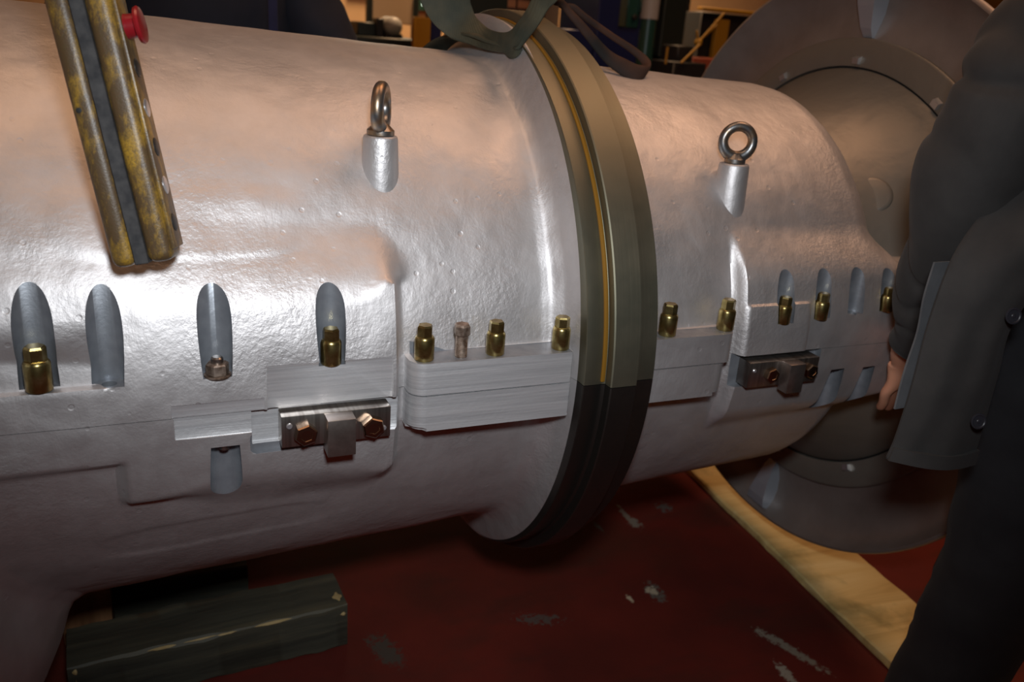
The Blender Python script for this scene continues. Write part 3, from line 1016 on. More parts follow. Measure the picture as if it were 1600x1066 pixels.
HOOK = V((0.66, -0.05, 2.6))
bm = bmesh.new()
add_band(bm, [HOOK, (0.42, -0.01, 1.10), (0.450, -0.02, 0.70), (0.494, -0.025, 0.545), (0.523, -0.030, 0.492), (0.545, -0.070, 0.472), (0.5530, -0.130, 0.4640), (0.5580, -0.195, 0.4660), (0.5610, -0.235, 0.486), (0.5620, -0.285, 0.522), (0.58, -0.34, 0.62), (0.66, -0.30, 1.1), HOOK + V((0.03, 0, 0))],
         [0.07, 0.095, 0.100, 0.090, 0.066, 0.040, 0.032, 0.032, 0.030, 0.030, 0.036, 0.05, 0.05], 0.006,
         [(1, -0.2, 0.2), (1, -0.2, 0.2), (1, -0.1, 0.2), (1, -0.1, 0.5), (0.9, -0.05, 0.8), (0.6, 0.1, 1.0), (0.1, 0.3, 1.0), (-0.3, 0.4, 1.0), (-0.5, 0.5, 0.9), (-0.6, 0.5, 0.8), (-0.7, 0.5, 0.5), (-1, 0.3, 0), (-1, 0, 0)])
tag(from_bm('lifting_sling', bm, M_web, None, 60), 'wide dirty green webbing sling looped down onto the casing left of the flange', 'lifting sling', 'slings round the casing')
# the bight that goes over the back and tight against the flange
bm = bmesh.new()
arc = []
for a in (-12, 10, 40, 80, 120, 170, 215, 250):
    th = R(84 - a if False else 90 + a)
    rr_ = 0.452
    arc.append((0.566 - 0.02, -rr_ * cos(th) * 1.0, rr_ * sin(th)))
add_band(bm, [(0.566, -0.250, 0.520), (0.566, -0.238, 0.492), (0.565, -0.222, 0.470), (0.563, -0.190, 0.4475), (0.556, -0.120, 0.4620), (0.538, -0.03, 0.4700)] + [(0.53, 0.448 * sin(R(t)) , 0.452 * cos(R(t))) for t in (18, 50, 90, 130, 165)],
         [0.012, 0.014, 0.015, 0.016, 0.024, 0.034] + [0.05] * 5, 0.006,
         [(0.1, 0.9, -0.3), (0.1, 0.9, -0.3), (0.1, 0.9, -0.4), (0.2, 0.5, -0.8), (0.8, 0.4, 0), (1, 0.2, 0)] + [(1, 0, 0)] * 5)
tag(from_bm('lifting_sling', bm, M_web, None, 60), 'narrow dark sling tail curling against the left face of the flange', 'lifting sling', 'slings round the casing')
bm = bmesh.new()
add_sweep(bm, [HOOK + V((0.05, -0.04, 0)), (0.70, -0.05, 0.90), (0.676, -0.055, 0.58), (0.712, -0.06, 0.532), (0.745, -0.07, 0.500), (0.792, -0.085, 0.455), (0.822, -0.10, 0.436), (0.850, -0.11, 0.426), (0.872, -0.10, 0.432), (0.881, -0.08, 0.447), (0.862, -0.06, 0.466), (0.815, -0.05, 0.490), (0.744, -0.045, 0.528), (0.702, -0.04, 0.570), (0.69, -0.03, 0.90), HOOK + V((0.06, 0.0, 0))],
          [0.007, 0.007, 0.007, 0.007, 0.009, 0.012, 0.016, 0.016, 0.011, 0.009, 0.0072, 0.0062, 0.0062, 0.0062, 0.007, 0.007],
          [0.005, 0.005, 0.005, 0.005, 0.005, 0.006, 0.007, 0.006, 0.006, 0.006, 0.0055, 0.005, 0.005, 0.005, 0.005, 0.005], (0.6, 0.2, 0.8), n=12, k=8)
tag(from_bm('lifting_sling', bm, M_rope, None, 180), 'thin brown rubbed sling loop resting on the casing right of the flange', 'lifting sling', 'slings round the casing')
bm = bmesh.new()
add_turn(bm, HOOK + V((0.02, 0, -0.03)), (0, 0, 1), [(0, 0.04), (0.03, 0.06), (0.10, 0.06), (0.16, 0.03), (2.2, 0.012)], 20)
tag(from_bm('crane_hook_block', bm, M_black, None, 40), 'black crane hook block above the slings', 'crane hook')

# ------------------------------------------------------------------ people
def skin_mesh(name, verts, edges, radii, m, parent=None, sub=2, root=0):
    me = bpy.data.meshes.new(name)
    me.from_pydata([tuple(p) for p in verts], edges, [])
    o = bpy.data.objects.new(name, me); C.objects.link(o)
    sk = o.modifiers.new('s', 'SKIN')
    o.modifiers.new('u', 'SUBSURF').levels = sub
    bpy.context.view_layer.update()
    if not me.skin_vertices:
        bpy.context.view_layer.objects.active = o
    for i, r in enumerate(radii):
        r = r if isinstance(r, tuple) else (r, r)
        me.skin_vertices[0].data[i].radius = r
    me.skin_vertices[0].data[root].use_root = True
    bpy.context.view_layer.update()
    dg = bpy.context.evaluated_depsgraph_get()
    m2 = bpy.data.meshes.new_from_object(o.evaluated_get(dg))
    bpy.data.objects.remove(o)
    return link(name, m2, m, parent, 180)


def hand_bits(wrist, palm_dir, palm_nrm, size=1.0, thumb_side=1, curl=0.35):
    """verts, edges, radii of a hand from the wrist: palm and five bent fingers"""
    d = V(palm_dir).normalized(); nrm = V(palm_nrm); nrm = (nrm - d * nrm.dot(d)).normalized(); s = d.cross(nrm) * thumb_side
    W = V(wrist)
    vs = [W, W + d * 0.030 * size, W + d * 0.058 * size]
    rs = [(0.024, 0.019), (0.026, 0.016), (0.030, 0.014)]
    es = [(0, 1), (1, 2)]
    for k, (off, ln_) in enumerate([(0.030, 0.066), (0.010, 0.074), (-0.010, 0.069), (-0.029, 0.054)]):
        base = W + d * 0.088 * size + s * off * size
        vs.append(base); rs.append(0.0098 * size); es.append((2, len(vs) - 1))
        p = base; dd = d
        for q, f in enumerate((0.45, 0.32, 0.23)):
            dd = (dd + nrm * curl * (0.5 + 0.4 * q)).normalized()
            p = p + dd * ln_ * f * size
            vs.append(p); rs.append((0.0088 - 0.0008 * q) * size); es.append((len(vs) - 2, len(vs) - 1))
    p = W + d * 0.030 * size + s * 0.030 * size + nrm * 0.008
    vs.append(p); rs.append(0.013 * size); es.append((1, len(vs) - 1))
    for dd, l in ((d * 0.7 + s * 0.7 + nrm * 0.2, 0.034), (d * 0.9 + s * 0.35 + nrm * 0.3, 0.028)):
        p = p + dd.normalized() * l * size
        vs.append(p); rs.append(0.0098 * size); es.append((len(vs) - 2, len(vs) - 1))
    return vs, es, rs


def person(name, label, pos, joints, hands, face_dir, mats, hairm):
    """one continuous skinned body (pelvis root) with neck, head, limbs, hands; clothing goes on as children"""
    root = thing(name, label, 'person', pos)
    J = {k: V(v_) for k, v_ in joints.items()}
    names = list(J)
    vs = [J[k] for k in names]
    rad = dict(pelvis=(0.15, 0.11), waist=(0.135, 0.10), chest=(0.165, 0.115), neck=0.055, neck2=0.052, head=(0.070, 0.080), head2=(0.078, 0.092), crown=(0.055, 0.065),
               shl=0.060, ell=0.042, wrl=(0.026, 0.021), shr=0.060, elr=0.042, wrr=(0.026, 0.021), hil=0.092, knl=0.060, anl=0.040, tol=0.035, hir=0.092, knr=0.060, anr=0.040, tor=0.035)
    rs = [rad[k] for k in names]
    E = [('pelvis', 'waist'), ('waist', 'chest'), ('chest', 'neck'), ('neck', 'neck2'), ('neck2', 'head'), ('head', 'head2'), ('head2', 'crown'), ('chest', 'shl'), ('shl', 'ell'), ('ell', 'wrl'), ('chest', 'shr'), ('shr', 'elr'), ('elr', 'wrr'),
         ('pelvis', 'hil'), ('hil', 'knl'), ('knl', 'anl'), ('anl', 'tol'), ('pelvis', 'hir'), ('hir', 'knr'), ('knr', 'anr'), ('anr', 'tor')]
    es = [(names.index(a), names.index(b)) for a, b in E]
    for side, (pd, pn, ts, cu) in hands.items():
        hv, he, hr = hand_bits(J['wr' + side], pd, pn, 1.08, ts, cu)
        o0 = names.index('wr' + side); base = len(vs) - 1
        vs += hv[1:]; rs += hr[1:]
        f = lambda i: o0 if i == 0 else base + i
        es += [(f(a), f(b)) for a, b in he]
    body = part(skin_mesh('body', vs, es, rs, M_skin, None, 2, names.index('pelvis')), root)
    # face details
    F = V(face_dir).normalized(); S = V((0, 0, 1)).cross(F); hc = (J['head'] + J['head2']) / 2
    bm = bmesh.new()
    add_sweep(bm, [hc + F * 0.080 + V((0, 0, 0.030)), hc + F * 0.100 + V((0, 0, 0.0)), hc + F * 0.090 + V((0, 0, -0.012))], [0.008, 0.015, 0.012], [0.008, 0.012, 0.008], tuple(S), n=10)
    part(from_bm('nose', bm, M_skin, None, 180), root)
    bm = bmesh.new()
    add_sweep(bm, [hc + F * 0.080 - S * 0.024 + V((0, 0, -0.042)), hc + F * 0.087 + V((0, 0, -0.040)), hc + F * 0.080 + S * 0.024 + V((0, 0, -0.042))], 0.006, 0.006, (0, 0, 1), n=8)
    part(from_bm('mouth', bm, M_red, None, 180), root)
    for sg in (-1, 1):
        bm = bmesh.new()
        bmesh.ops.create_uvsphere(bm, u_segments=14, v_segments=10, radius=0.011, matrix=Matrix.Translation(hc + F * 0.076 + S * sg * 0.032 + V((0, 0, 0.026))))
        part(from_bm('eye', bm, M_clip, None, 180), root)
        bm = bmesh.new()
        add_sweep(bm, [hc + S * sg * 0.080 + V((0, 0, 0.028)), hc + S * sg * 0.088 + V((0, 0, 0.0)), hc + S * sg * 0.078 + V((0, 0, -0.03))], [0.010, 0.015, 0.008], [0.006, 0.006, 0.005], tuple(F), n=10)
        part(from_bm('ear', bm, M_skin, None, 180), root)
    bm = bmesh.new()
    bmesh.ops.create_uvsphere(bm, u_segments=32, v_segments=20, radius=1.0)
    for q in bm.verts:
        l = q.co.copy()
        p = V((l.x * 0.088, l.y * 0.103, l.z * 0.088))
        w3 = S * p.x + F * p.y + V((0, 0, p.z + 0.045)) - F * 0.012
        if l.y > 0.2 and l.z < 0.45:
            w3 -= F * 0.05 * (l.y)
            w3.z = max(w3.z, 0.045)
        w3 *= 1 + 0.03 * noise.noise(l * 6)
        q.co = hc + w3
    part(from_bm('hair', bm, hairm, None, 180), root)
    return root, J


def wrinkle(o, amp, scale, seed=0.0):
    for q in o.data.vertices:
        n_ = noise.noise(V((q.co.x * scale + seed, q.co.y * scale, q.co.z * scale * 1.6))) + 0.5 * noise.noise(V((q.co.x * scale * 2.3, q.co.y * scale * 2.3 + seed, q.co.z * scale * 3.4)))
        q.co += q.normal * amp * n_
    return o


J1 = dict(pelvis=(1.41, -0.76, 0.15), waist=(1.41, -0.76, 0.30), chest=(1.41, -0.77, 0.52), neck=(1.41, -0.77, 0.70), neck2=(1.405, -0.775, 0.76), head=(1.40, -0.79, 0.83), head2=(1.40, -0.785, 0.90), crown=(1.40, -0.78, 0.955),
          shl=(1.21, -0.75, 0.62), ell=(1.057, -0.69, 0.35), wrl=(1.208, -0.520, 0.010), shr=(1.61, -0.77, 0.62), elr=(1.68, -0.74, 0.33), wrr=(1.66, -0.82, 0.08),
          hil=(1.315, -0.73, 0.05), knl=(1.318, -0.735, -0.32), anl=(1.285, -0.70, -0.675), tol=(1.265, -0.85, -0.715), hir=(1.51, -0.76, 0.05), knr=(1.60, -0.77, -0.32), anr=(1.70, -0.73, -0.675), tor=(1.73, -0.88, -0.715))
p1, J = person('person', 'person in an open charcoal work jacket and black trousers resting a hand on the casing', (1.41, -0.76, FZ), J1,
               {'l': ((0.40, 0.18, -0.88), (0.15, 1.0, 0.1), 1, 0.25), 'r': ((0.0, -0.1, -1), (-1, 0.2, 0), 1, 0.5)}, (-0.25, -1, -0.25), None, M_hair)
# trousers and shirt
def leg_sweep(bm, a, b, c_, r=(0.118, 0.102, 0.088, 0.082)):
    add_sweep(bm, [a + V((0, 0, 0.10)), a, (a + b) / 2, b, (b + c_) / 2, c_ + V((0, 0, 0.01))], [r[0] * 0.95, r[0], (r[0] + r[1]) / 2, r[1], r[2], r[3]], [r[0], r[0], r[1], r[1] * .95, r[2], r[3]], (1, 0, 0), n=28, k=8)
bm = bmesh.new()
leg_sweep(bm, J['hil'], J['knl'], J['anl']); leg_sweep(bm, J['hir'], J['knr'], J['anr'])
add_sweep(bm, [J['hil'] * 0.5 + J['hir'] * 0.5 + V((0, 0, -0.05)), J['pelvis'] + V((0, 0, 0.02)), J['waist'] + V((0, 0, 0.02))], [0.17, 0.19, 0.17], [0.13, 0.145, 0.13], (1, 0, 0), n=32)
part(wrinkle(from_bm('trousers', bm, M_trouser, None, 180), 0.008, 11), p1)
bm = bmesh.new()
add_sweep(bm, [J['waist'] + V((0, 0, -0.03)), (J['waist'] + J['chest']) / 2, J['chest'], J['chest'] + V((0, 0, 0.12)), J['neck'] + V((0, 0, 0.015))], [0.175, 0.180, 0.20, 0.17, 0.068], [0.135, 0.135, 0.14, 0.115, 0.066], (1, 0, 0), n=36)
part(wrinkle(from_bm('shirt', bm, M_trouser, None, 180), 0.006, 12), p1)
for a, t_ in (('anl', 'tol'), ('anr', 'tor')):
    bm = bmesh.new()
    A = J[a]; T_ = J[t_]; dr = V((T_.x - A.x, T_.y - A.y, 0)).normalized()
    add_sweep(bm, [V((A.x, A.y, -0.57)), V((A.x, A.y, -0.70)) - dr * 0.01, V((A.x, A.y, -0.715)) + dr * 0.08, V((T_.x, T_.y, -0.722)), V((T_.x, T_.y, -0.728)) + dr * 0.055], [0.060, 0.060, 0.058, 0.058, 0.036], [0.070, 0.062, 0.058, 0.052, 0.036], (dr.y, -dr.x, 0), n=20)
    for q in bm.verts:
        q.co.z = max(q.co.z, FZ + 0.001)
    part(from_bm('boot', bm, M_boot, None, 60), p1)

# jacket: sleeves, back shell, two open fronts
jr = part(thing('jacket', None, None, (1.41, -0.76, 0.3)), p1) if False else None


def surf(name, left, right, m, thick=0.004, nu=16, bulge=0.0, bdir=(0, -1, 0), folds=0.0, seed=0.0, k=8):
    A, Bc = smooth_path(left, k), smooth_path(right, k)
    bd = V(bdir)
    bm = bmesh.new()
    rows = []
    for i, (a, b) in enumerate(zip(A, Bc)):
        row = []
        for j in range(nu + 1):
            t = j / nu
            p = a.lerp(b, t) + bd * bulge * sin(pi * t)
            p += bd * folds * (noise.noise(V((t * 3.1 + seed, i * 0.06, 2.0))) + 0.6 * sin(t * 9 + seed + i * 0.10)) * sstep(0, 0.25, t) * sstep(1, 0.8, t)
            row.append(p)
        rows.append(row)
    # two skins and an edge: real thickness
    fr = [[bm.verts.new(p + bd * thick / 2) for p in r] for r in rows]
    bk = [[bm.verts.new(p - bd * thick / 2) for p in r] for r in rows]
    n, mm = len(rows), nu + 1
    for i in range(n - 1):
        for j in range(mm - 1):
            bm.faces.new((fr[i][j], fr[i][j + 1], fr[i + 1][j + 1], fr[i + 1][j]))
            bm.faces.new((bk[i][j], bk[i + 1][j], bk[i + 1][j + 1], bk[i][j + 1]))
    for i in range(n - 1):
        bm.faces.new((fr[i][0], fr[i + 1][0], bk[i + 1][0], bk[i][0]))
        bm.faces.new((fr[i][-1], bk[i][-1], bk[i + 1][-1], fr[i + 1][-1]))
    for j in range(mm - 1):
        bm.faces.new((fr[0][j], bk[0][j], bk[0][j + 1], fr[0][j + 1]))
        bm.faces.new((fr[-1][j], fr[-1][j + 1], bk[-1][j + 1], bk[-1][j]))
    return from_bm(name, bm, m, None, 50)


PLc = [(1.225, -0.80, 0.68), (1.150, -0.735, 0.560), (1.139, -0.725, 0.478), (1.096, -0.73, 0.369), (1.044, -0.735, 0.309), (0.996, -0.74, 0.241), (0.975, -0.745, 0.153), (0.967, -0.75, 0.06), (0.961, -0.75, -0.019), (0.953, -0.75, -0.053)]
PRc = [(1.340, -0.86, 0.68), (1.300, -0.915, 0.560), (1.250, -0.92, 0.470), (1.190, -0.895, 0.375), (1.140, -0.860, 0.296), (1.092, -0.810, 0.216), (1.079, -0.790, 0.152), (1.087, -0.785, 0.083), (1.095, -0.78, 0.01), (1.095, -0.78, -0.063)]
fp = part(surf('jacket_front', PLc, PRc, M_jacket, 0.004, 22, 0.022, (-0.35, -0.94, 0), 0.006, 1.3), p1)
tag(fp, 'open charcoal jacket front with two buttons')
# stitched hem band and front placket edge
hem = part(surf('hem_band', [(0.958, -0.7525, -0.036), (0.953, -0.7525, -0.0555)], [(1.096, -0.7825, -0.043), (1.096, -0.7825, -0.066)], M_jacket, 0.0085, 22, 0.022, (-0.35, -0.94, 0), 0.0, 1.3), p1)
ll = part(tag(surf('jacket_lining', [(0.975, -0.730, 0.230), (0.968, -0.733, 0.182), (0.972, -0.733, 0.130), (0.960, -0.738, 0.076), (0.953, -0.743, 0.020)], [(1.02, -0.728, 0.230), (1.02, -0.731, 0.182), (1.02, -0.731, 0.130), (1.00, -0.736, 0.076), (0.99, -0.741, 0.020)], M_lining, 0.003, 6, 0.0, (0, -1, 0), 0.0), 'pale grey inner lining edge'), p1)
part(surf('jacket_front', [(1.48, -0.86, 0.68), (1.56, -0.92, 0.52), (1.60, -0.92, 0.36), (1.62, -0.90, 0.18), (1.64, -0.88, -0.06)], [(1.60, -0.80, 0.68), (1.66, -0.80, 0.52), (1.67, -0.78, 0.36), (1.69, -0.76, 0.18), (1.72, -0.74, -0.06)], M_jacket, 0.004, 14, 0.02, (0.2, -0.95, 0), 0.004, 4), p1)
rows_b = [(0.69, 0.15, 0.09), (0.62, 0.235, 0.135), (0.50, 0.235, 0.155), (0.34, 0.190, 0.150), (0.16, 0.185, 0.160), (-0.06, 0.180, 0.170)]
part(surf('jacket_back', [(1.41 - w1 * 1.0, -0.700, z) for z, w1, d1 in rows_b], [(1.41 + w1, -0.765, z) for z, w1, d1 in rows_b], M_jacket, 0.004, 20, 0.165, (0, 1, 0), 0.0), p1)
bm = bmesh.new()
add_sweep(bm, [(1.34, -0.84, 0.70), (1.325, -0.78, 0.735), (1.41, -0.70, 0.75), (1.495, -0.78, 0.735), (1.48, -0.84, 0.70)], 0.012, 0.026, (0, 0, 1), n=10)
part(from_bm('jacket_collar', bm, M_jacket, None, 180), p1)


def sleeve(pts, rad, sd, seed, nfold):
    bm = bmesh.new()
    add_sweep(bm, pts, rad, [r * 0.92 for r in rad], sd, n=56, k=26)
    o = from_bm('sleeve', bm, M_jacket, None, 180)
    P = smooth_path(pts, 26)
    nrm = [q.normal.copy() for q in o.data.vertices]
    for q in o.data.vertices:
        bi = min(q.index // 56, len(P) - 1)
        t = bi / (len(P) - 1)
        ang = atan2((q.co - P[bi]).y, (q.co - P[bi]).x)
        f = sin(t * nfold + 0.9 * sin(ang + seed) * 2.0) * sstep(0.12, 0.3, t)
        f += 0.6 * noise.noise(V((q.co.x * 14 + seed, q.co.y * 14, q.co.z * 18)))
        # pressed-in creases at the elbow and above the cuff
        for tc_, wd_, dp in ((0.30, 0.020, 1.5), (0.385, 0.016, 2.2), (0.50, 0.018, 1.6), (0.70, 0.014, 1.8), (0.765, 0.012, 1.6), (0.84, 0.012, 1.2)):
            tt = t + 0.030 * sin(ang * 1.0 + seed + tc_ * 9) + 0.012 * sin(ang * 3 + tc_ * 20)
            f -= dp * math.exp(-((tt - tc_) / wd_) ** 2) * (0.65 + 0.35 * sin(ang + tc_ * 14))
        q.co += nrm[q.index] * 0.0048 * f
    return o


part(sleeve([(1.245, -0.76, 0.665), (1.165, -0.745, 0.620), (1.100, -0.72, 0.530), (1.068, -0.705, 0.440), (1.057, -0.69, 0.362), (1.085, -0.66, 0.265), (1.123, -0.62, 0.175), (1.172, -0.578, 0.085), (1.204, -0.545, 0.024)],
            [0.070, 0.084, 0.080, 0.078, 0.078, 0.068, 0.060, 0.052, 0.043], (0.2, 1, 0.3), 1.0, 26), p1)
part(sleeve([(1.575, -0.78, 0.665), (1.630, -0.78, 0.60), (1.66, -0.765, 0.50), (1.68, -0.745, 0.35), (1.675, -0.78, 0.20), (1.662, -0.815, 0.10)], [0.070, 0.084, 0.078, 0.066, 0.058, 0.045], (0.2, 1, 0.3), 3.0, 26), p1)
for bx, by, bz in ((1.046, -0.8135, 0.176), (1.048, -0.8060, 0.018), (1.17, -0.895, 0.33)):
    bm = bmesh.new()
    add_turn(bm, (bx, by + 0.004, bz), (-0.30, -0.92, 0.20), [(0, 0.0095), (0.003, 0.0115), (0.0042, 0.0112), (0.0046, 0.0092), (0.0036, 0.0080), (0.0036, 0.0030), (0.0044, 0.0020)], 28)
    part(from_bm('button', bm, M_button, None, 35), p1)

# second person in navy, behind the casing
J2 = dict(pelvis=(0.17, 0.86, 0.12), waist=(0.17, 0.85, 0.27), chest=(0.17, 0.83, 0.50), neck=(0.17, 0.82, 0.69), neck2=(0.17, 0.81, 0.75), head=(0.17, 0.79, 0.82), head2=(0.17, 0.80, 0.89), crown=(0.17, 0.81, 0.945),
          shl=(-0.02, 0.83, 0.62), ell=(-0.13, 0.76, 0.37), wrl=(-0.06, 0.58, 0.36), shr=(0.36, 0.83, 0.62), elr=(0.47, 0.76, 0.37), wrr=(0.42, 0.57, 0.34),
          hil=(0.08, 0.86, 0.03), knl=(0.08, 0.86, -0.34), anl=(0.08, 0.88, -0.675), tol=(0.07, 0.74, -0.715), hir=(0.26, 0.86, 0.03), knr=(0.26, 0.86, -0.34), anr=(0.26, 0.88, -0.675), tor=(0.27, 0.74, -0.715))
p2, K = person('person', 'person in dark navy overalls with a blue stripe standing behind the casing', (0.17, 0.86, FZ), J2,
               {'l': ((0.4, -0.9, -0.1), (0, 0, -1), -1, 0.3), 'r': ((-0.4, -0.9, -0.1), (0, 0, -1), 1, 0.3)}, (0.0, -1, -0.2), None, M_hair)
bm = bmesh.new()
leg_sweep(bm, K['hil'], K['knl'], K['anl']); leg_sweep(bm, K['hir'], K['knr'], K['anr'])
add_sweep(bm, [K['pelvis'] + V((0, 0, -0.15)), K['pelvis'], K['waist'], K['chest'], K['chest'] + V((0, 0, 0.12)), K['neck'] + V((0, 0, 0.01))], [0.18, 0.20, 0.195, 0.215, 0.185, 0.07], [0.14, 0.15, 0.145, 0.15, 0.12, 0.068], (1, 0, 0), n=36)
for sh, el, wr in (('shl', 'ell', 'wrl'), ('shr', 'elr', 'wrr')):
    add_sweep(bm, [K[sh] * 0.8 + K['chest'] * 0.2, K[sh], (K[sh] + K[el]) / 2, K[el], (K[el] + K[wr]) / 2, K[wr]], [0.07, 0.085, 0.080, 0.078, 0.066, 0.045], None, (0.2, 0.3, 1), n=24)
part(wrinkle(from_bm('overalls', bm, M_navy, None, 180), 0.008, 11, 3.0), p2)
part(box('blue_stripe', (0.295, 0.672, 0.30), (0.317, 0.684, 0.62), M_blue_trim, None, 0.003), p2)
for a, t_ in (('anl', 'tol'), ('anr', 'tor')):
    bm = bmesh.new(); A = K[a]; T_ = K[t_]; dr = V((T_.x - A.x, T_.y - A.y, 0)).normalized()
    add_sweep(bm, [V((A.x, A.y, -0.57)), V((A.x, A.y, -0.70)) - dr * 0.01, V((A.x, A.y, -0.715)) + dr * 0.08, V((T_.x, T_.y, -0.722)), V((T_.x, T_.y, -0.728)) + dr * 0.055], [0.060, 0.060, 0.058, 0.058, 0.036], [0.070, 0.062, 0.058, 0.052, 0.036], (dr.y, -dr.x, 0), n=20)
    for q in bm.verts:
        q.co.z = max(q.co.z, FZ + 0.001)
    part(from_bm('boot', bm, M_boot, None, 60), p2)

# ------------------------------------------------------------------ workshop background
M_bnavy = mat('navy_machine_paint', (0.010, 0.016, 0.075), 0.45)
M_bgreen = mat('dark_green_machine_paint', (0.012, 0.05, 0.038), 0.35)
M_dgreen = mat('near_black_green_paint', (0.008, 0.014, 0.010), 0.5)
M_yell = mat('yellow_safety_paint', (0.36, 0.19, 0.01), 0.5)
M_beige = mat('beige_panel', (0.52, 0.40, 0.26), 0.7)
M_pink = mat('faded_brick_panel', (0.42, 0.19, 0.12), 0.8)
M_shelf = mat('brown_steel_rack', (0.10, 0.045, 0.03), 0.6)
M_carton = mat('brown_carton', (0.42, 0.20, 0.10), 0.8)
M_dark = mat('dark_machine_black', (0.012, 0.011, 0.010), 0.5)
M_redo = mat('red_oxide_paint', (0.30, 0.06, 0.025), 0.6)
M_grey = mat('grey_cast_motor', (0.32, 0.31, 0.29), 0.5)
M_win = mat('daylight_window_pane', (0.8, 0.95, 0.9), 0.4)
b_ = M_win.node_tree.nodes['Principled BSDF']
b_.inputs['Emission Color'].default_value = (0.70, 1.0, 0.88, 1)
b_.inputs['Emission Strength'].default_value = 1.6


def boxes(name, lst, m, label=None, cat=None, bev=0.006, parent=None):
    bm = bmesh.new()
    for lo, hi in lst:
        add_box(bm, lo, hi, bev, 1)
    o = from_bm(name, bm, m, None, 40)
    if parent is not None:
        part(o, parent)
    if label:
        tag(o, label, cat)
    return o


# windows in the back wall
for i, (x0, x1, z0, z1) in enumerate([(1.62, 2.13, 0.74, 1.9), (2.16, 2.40, 0.63, 1.9)]):
    f = boxes('window_%d' % (i + 1), [((x0 - 0.04, 5.56, z0 - 0.04), (x1 + 0.04, 5.60, z0)), ((x0 - 0.04, 5.56, z1), (x1 + 0.04, 5.60, z1 + 0.04)), ((x0 - 0.04, 5.56, z0), (x0, 5.60, z1)), ((x1, 5.56, z0), (x1 + 0.04, 5.60, z1))] +
              [((x0 + (x1 - x0) * k / 3 - 0.008, 5.57, z0), (x0 + (x1 - x0) * k / 3 + 0.008, 5.595, z1)) for k in (1, 2)], M_bgreen, bev=0.002)
    tag(f, kind='structure')
    g = box('window_pane', (x0, 5.585, z0), (x1, 5.594, z1), M_win, f)

# bench with panel, motor and clutter left of the sling
t = thing('display_board', 'beige board on legs in the background left of the green sling', 'board', (1.62, 4.5, FZ))
boxes('board_panel', [((1.455, 4.49, 0.475), (1.80, 4.52, 0.655))], M_beige, parent=t)
for x in (1.47, 1.79):
    boxes('leg', [((x - 0.02, 4.48, FZ), (x + 0.02, 4.53, 0.66))], M_dgreen, parent=t, bev=0.003)
t = thing('workbench', 'dark green workbench in the background behind the casing', 'workbench', (1.33, 3.75, FZ))
boxes('bench_top', [((1.10, 3.35, 0.36), (1.55, 4.1, 0.40))], M_dgreen, parent=t)
boxes('bench_body', [((1.12, 3.40, FZ), (1.53, 4.05, 0.36))], M_dgreen, parent=t)
t = thing('electric_motor', 'grey round motor on the background workbench', 'motor', (1.36, 3.55, 0.40))
bm = bmesh.new(); add_turn(bm, (1.357, 3.42, 0.462), (0, 1, 0), [(0, 0.012), (0.01, 0.030), (0.02, 0.045), (0.04, 0.052), (0.20, 0.052), (0.23, 0.03)], 28)
part(from_bm('motor_body', bm, M_grey, None, 40), t)
boxes('motor_foot', [((1.31, 3.45, 0.40), (1.41, 3.62, 0.425)), ((1.26, 3.47, 0.40), (1.305, 3.56, 0.50))], M_dark, parent=t)
boxes('tool_box', [((1.16, 3.5, 0.40), (1.27, 3.7, 0.475))], M_dgreen, 'dark toolbox at the left end of the background workbench', 'toolbox')

t = thing('machine_guard_post', 'yellow guard post beside a dark blue column in the background', 'guard post', (1.38, 3.0, FZ))
boxes('post', [((1.338, 2.985, 0.10), (1.428, 3.03, 0.52))], M_yell, parent=t)
boxes('foot', [((1.32, 2.96, FZ), (1.45, 3.05, 0.10))], M_dark, parent=t)
boxes('blue_column', [((1.435, 3.02, FZ), (1.500, 3.12, 1.3))], M_bnavy, 'slim dark blue steel column between the yellow post and the sling', 'column')
boxes('machine_column', [((1.60, 3.0, FZ), (1.86, 3.2, 1.4)), ((1.56, 2.98, FZ), (1.90, 3.22, 0.2))], M_dgreen, 'dark machine column seen between the two sling legs', 'machine')

# rack with cartons
t = thing('storage_rack', 'brown storage rack in the background between the sling legs', 'storage rack', (2.13, 3.75, FZ))
boxes('upright', [((1.905, 3.58, FZ), (1.925, 3.95, 1.5))], M_shelf, parent=t, bev=0.002)
boxes('upright', [((2.330, 3.58, FZ), (2.350, 3.95, 1.5))], M_shelf, parent=t, bev=0.002)
for k in range(8):
    z = 0.235 + k * 0.075
    boxes('shelf', [((1.91, 3.58, z), (2.345, 3.95, z + 0.012))], M_shelf, parent=t, bev=0.001)
random.seed(8)
for k in range(2, 8):
    z = 0.247 + k * 0.075
    x = 1.93
    while x < 2.27:
        wd = random.choice((0.09, 0.11, 0.13))
        if x + wd > 2.33: break
        lv = 'counting up from the casing top'
        nm = ['first', 'second', 'third', 'fourth', 'fifth', 'sixth'][k - 2]
        tag(boxes('carton', [((x, 3.60, z), (x + wd - 0.012, 3.85, z + 0.052))], M_carton, bev=0.002), 'brown carton on the %s visible rack shelf %s' % (nm, lv), 'carton', 'cartons on the %s shelf of the brown rack' % nm)
        x += wd
boxes('door_post', [((2.42, 3.9, FZ), (2.60, 4.0, 2.2))], M_beige, 'cream painted post in the background behind the flange top', 'post', 0.004)
boxes('door_post', [((2.735, 4.0, FZ), (2.81, 4.08, 2.2))], M_beige, 'narrow cream post just left of the brick coloured panel', 'post', 0.004)
boxes('wall_panel', [((2.83, 4.02, 0.0), (2.98, 4.08, 1.8)), ((2.83, 4.02, FZ), (2.98, 4.06, 0.0))], M_pink, 'brick coloured panel in the background left of the navy machine', 'panel', 0.004)

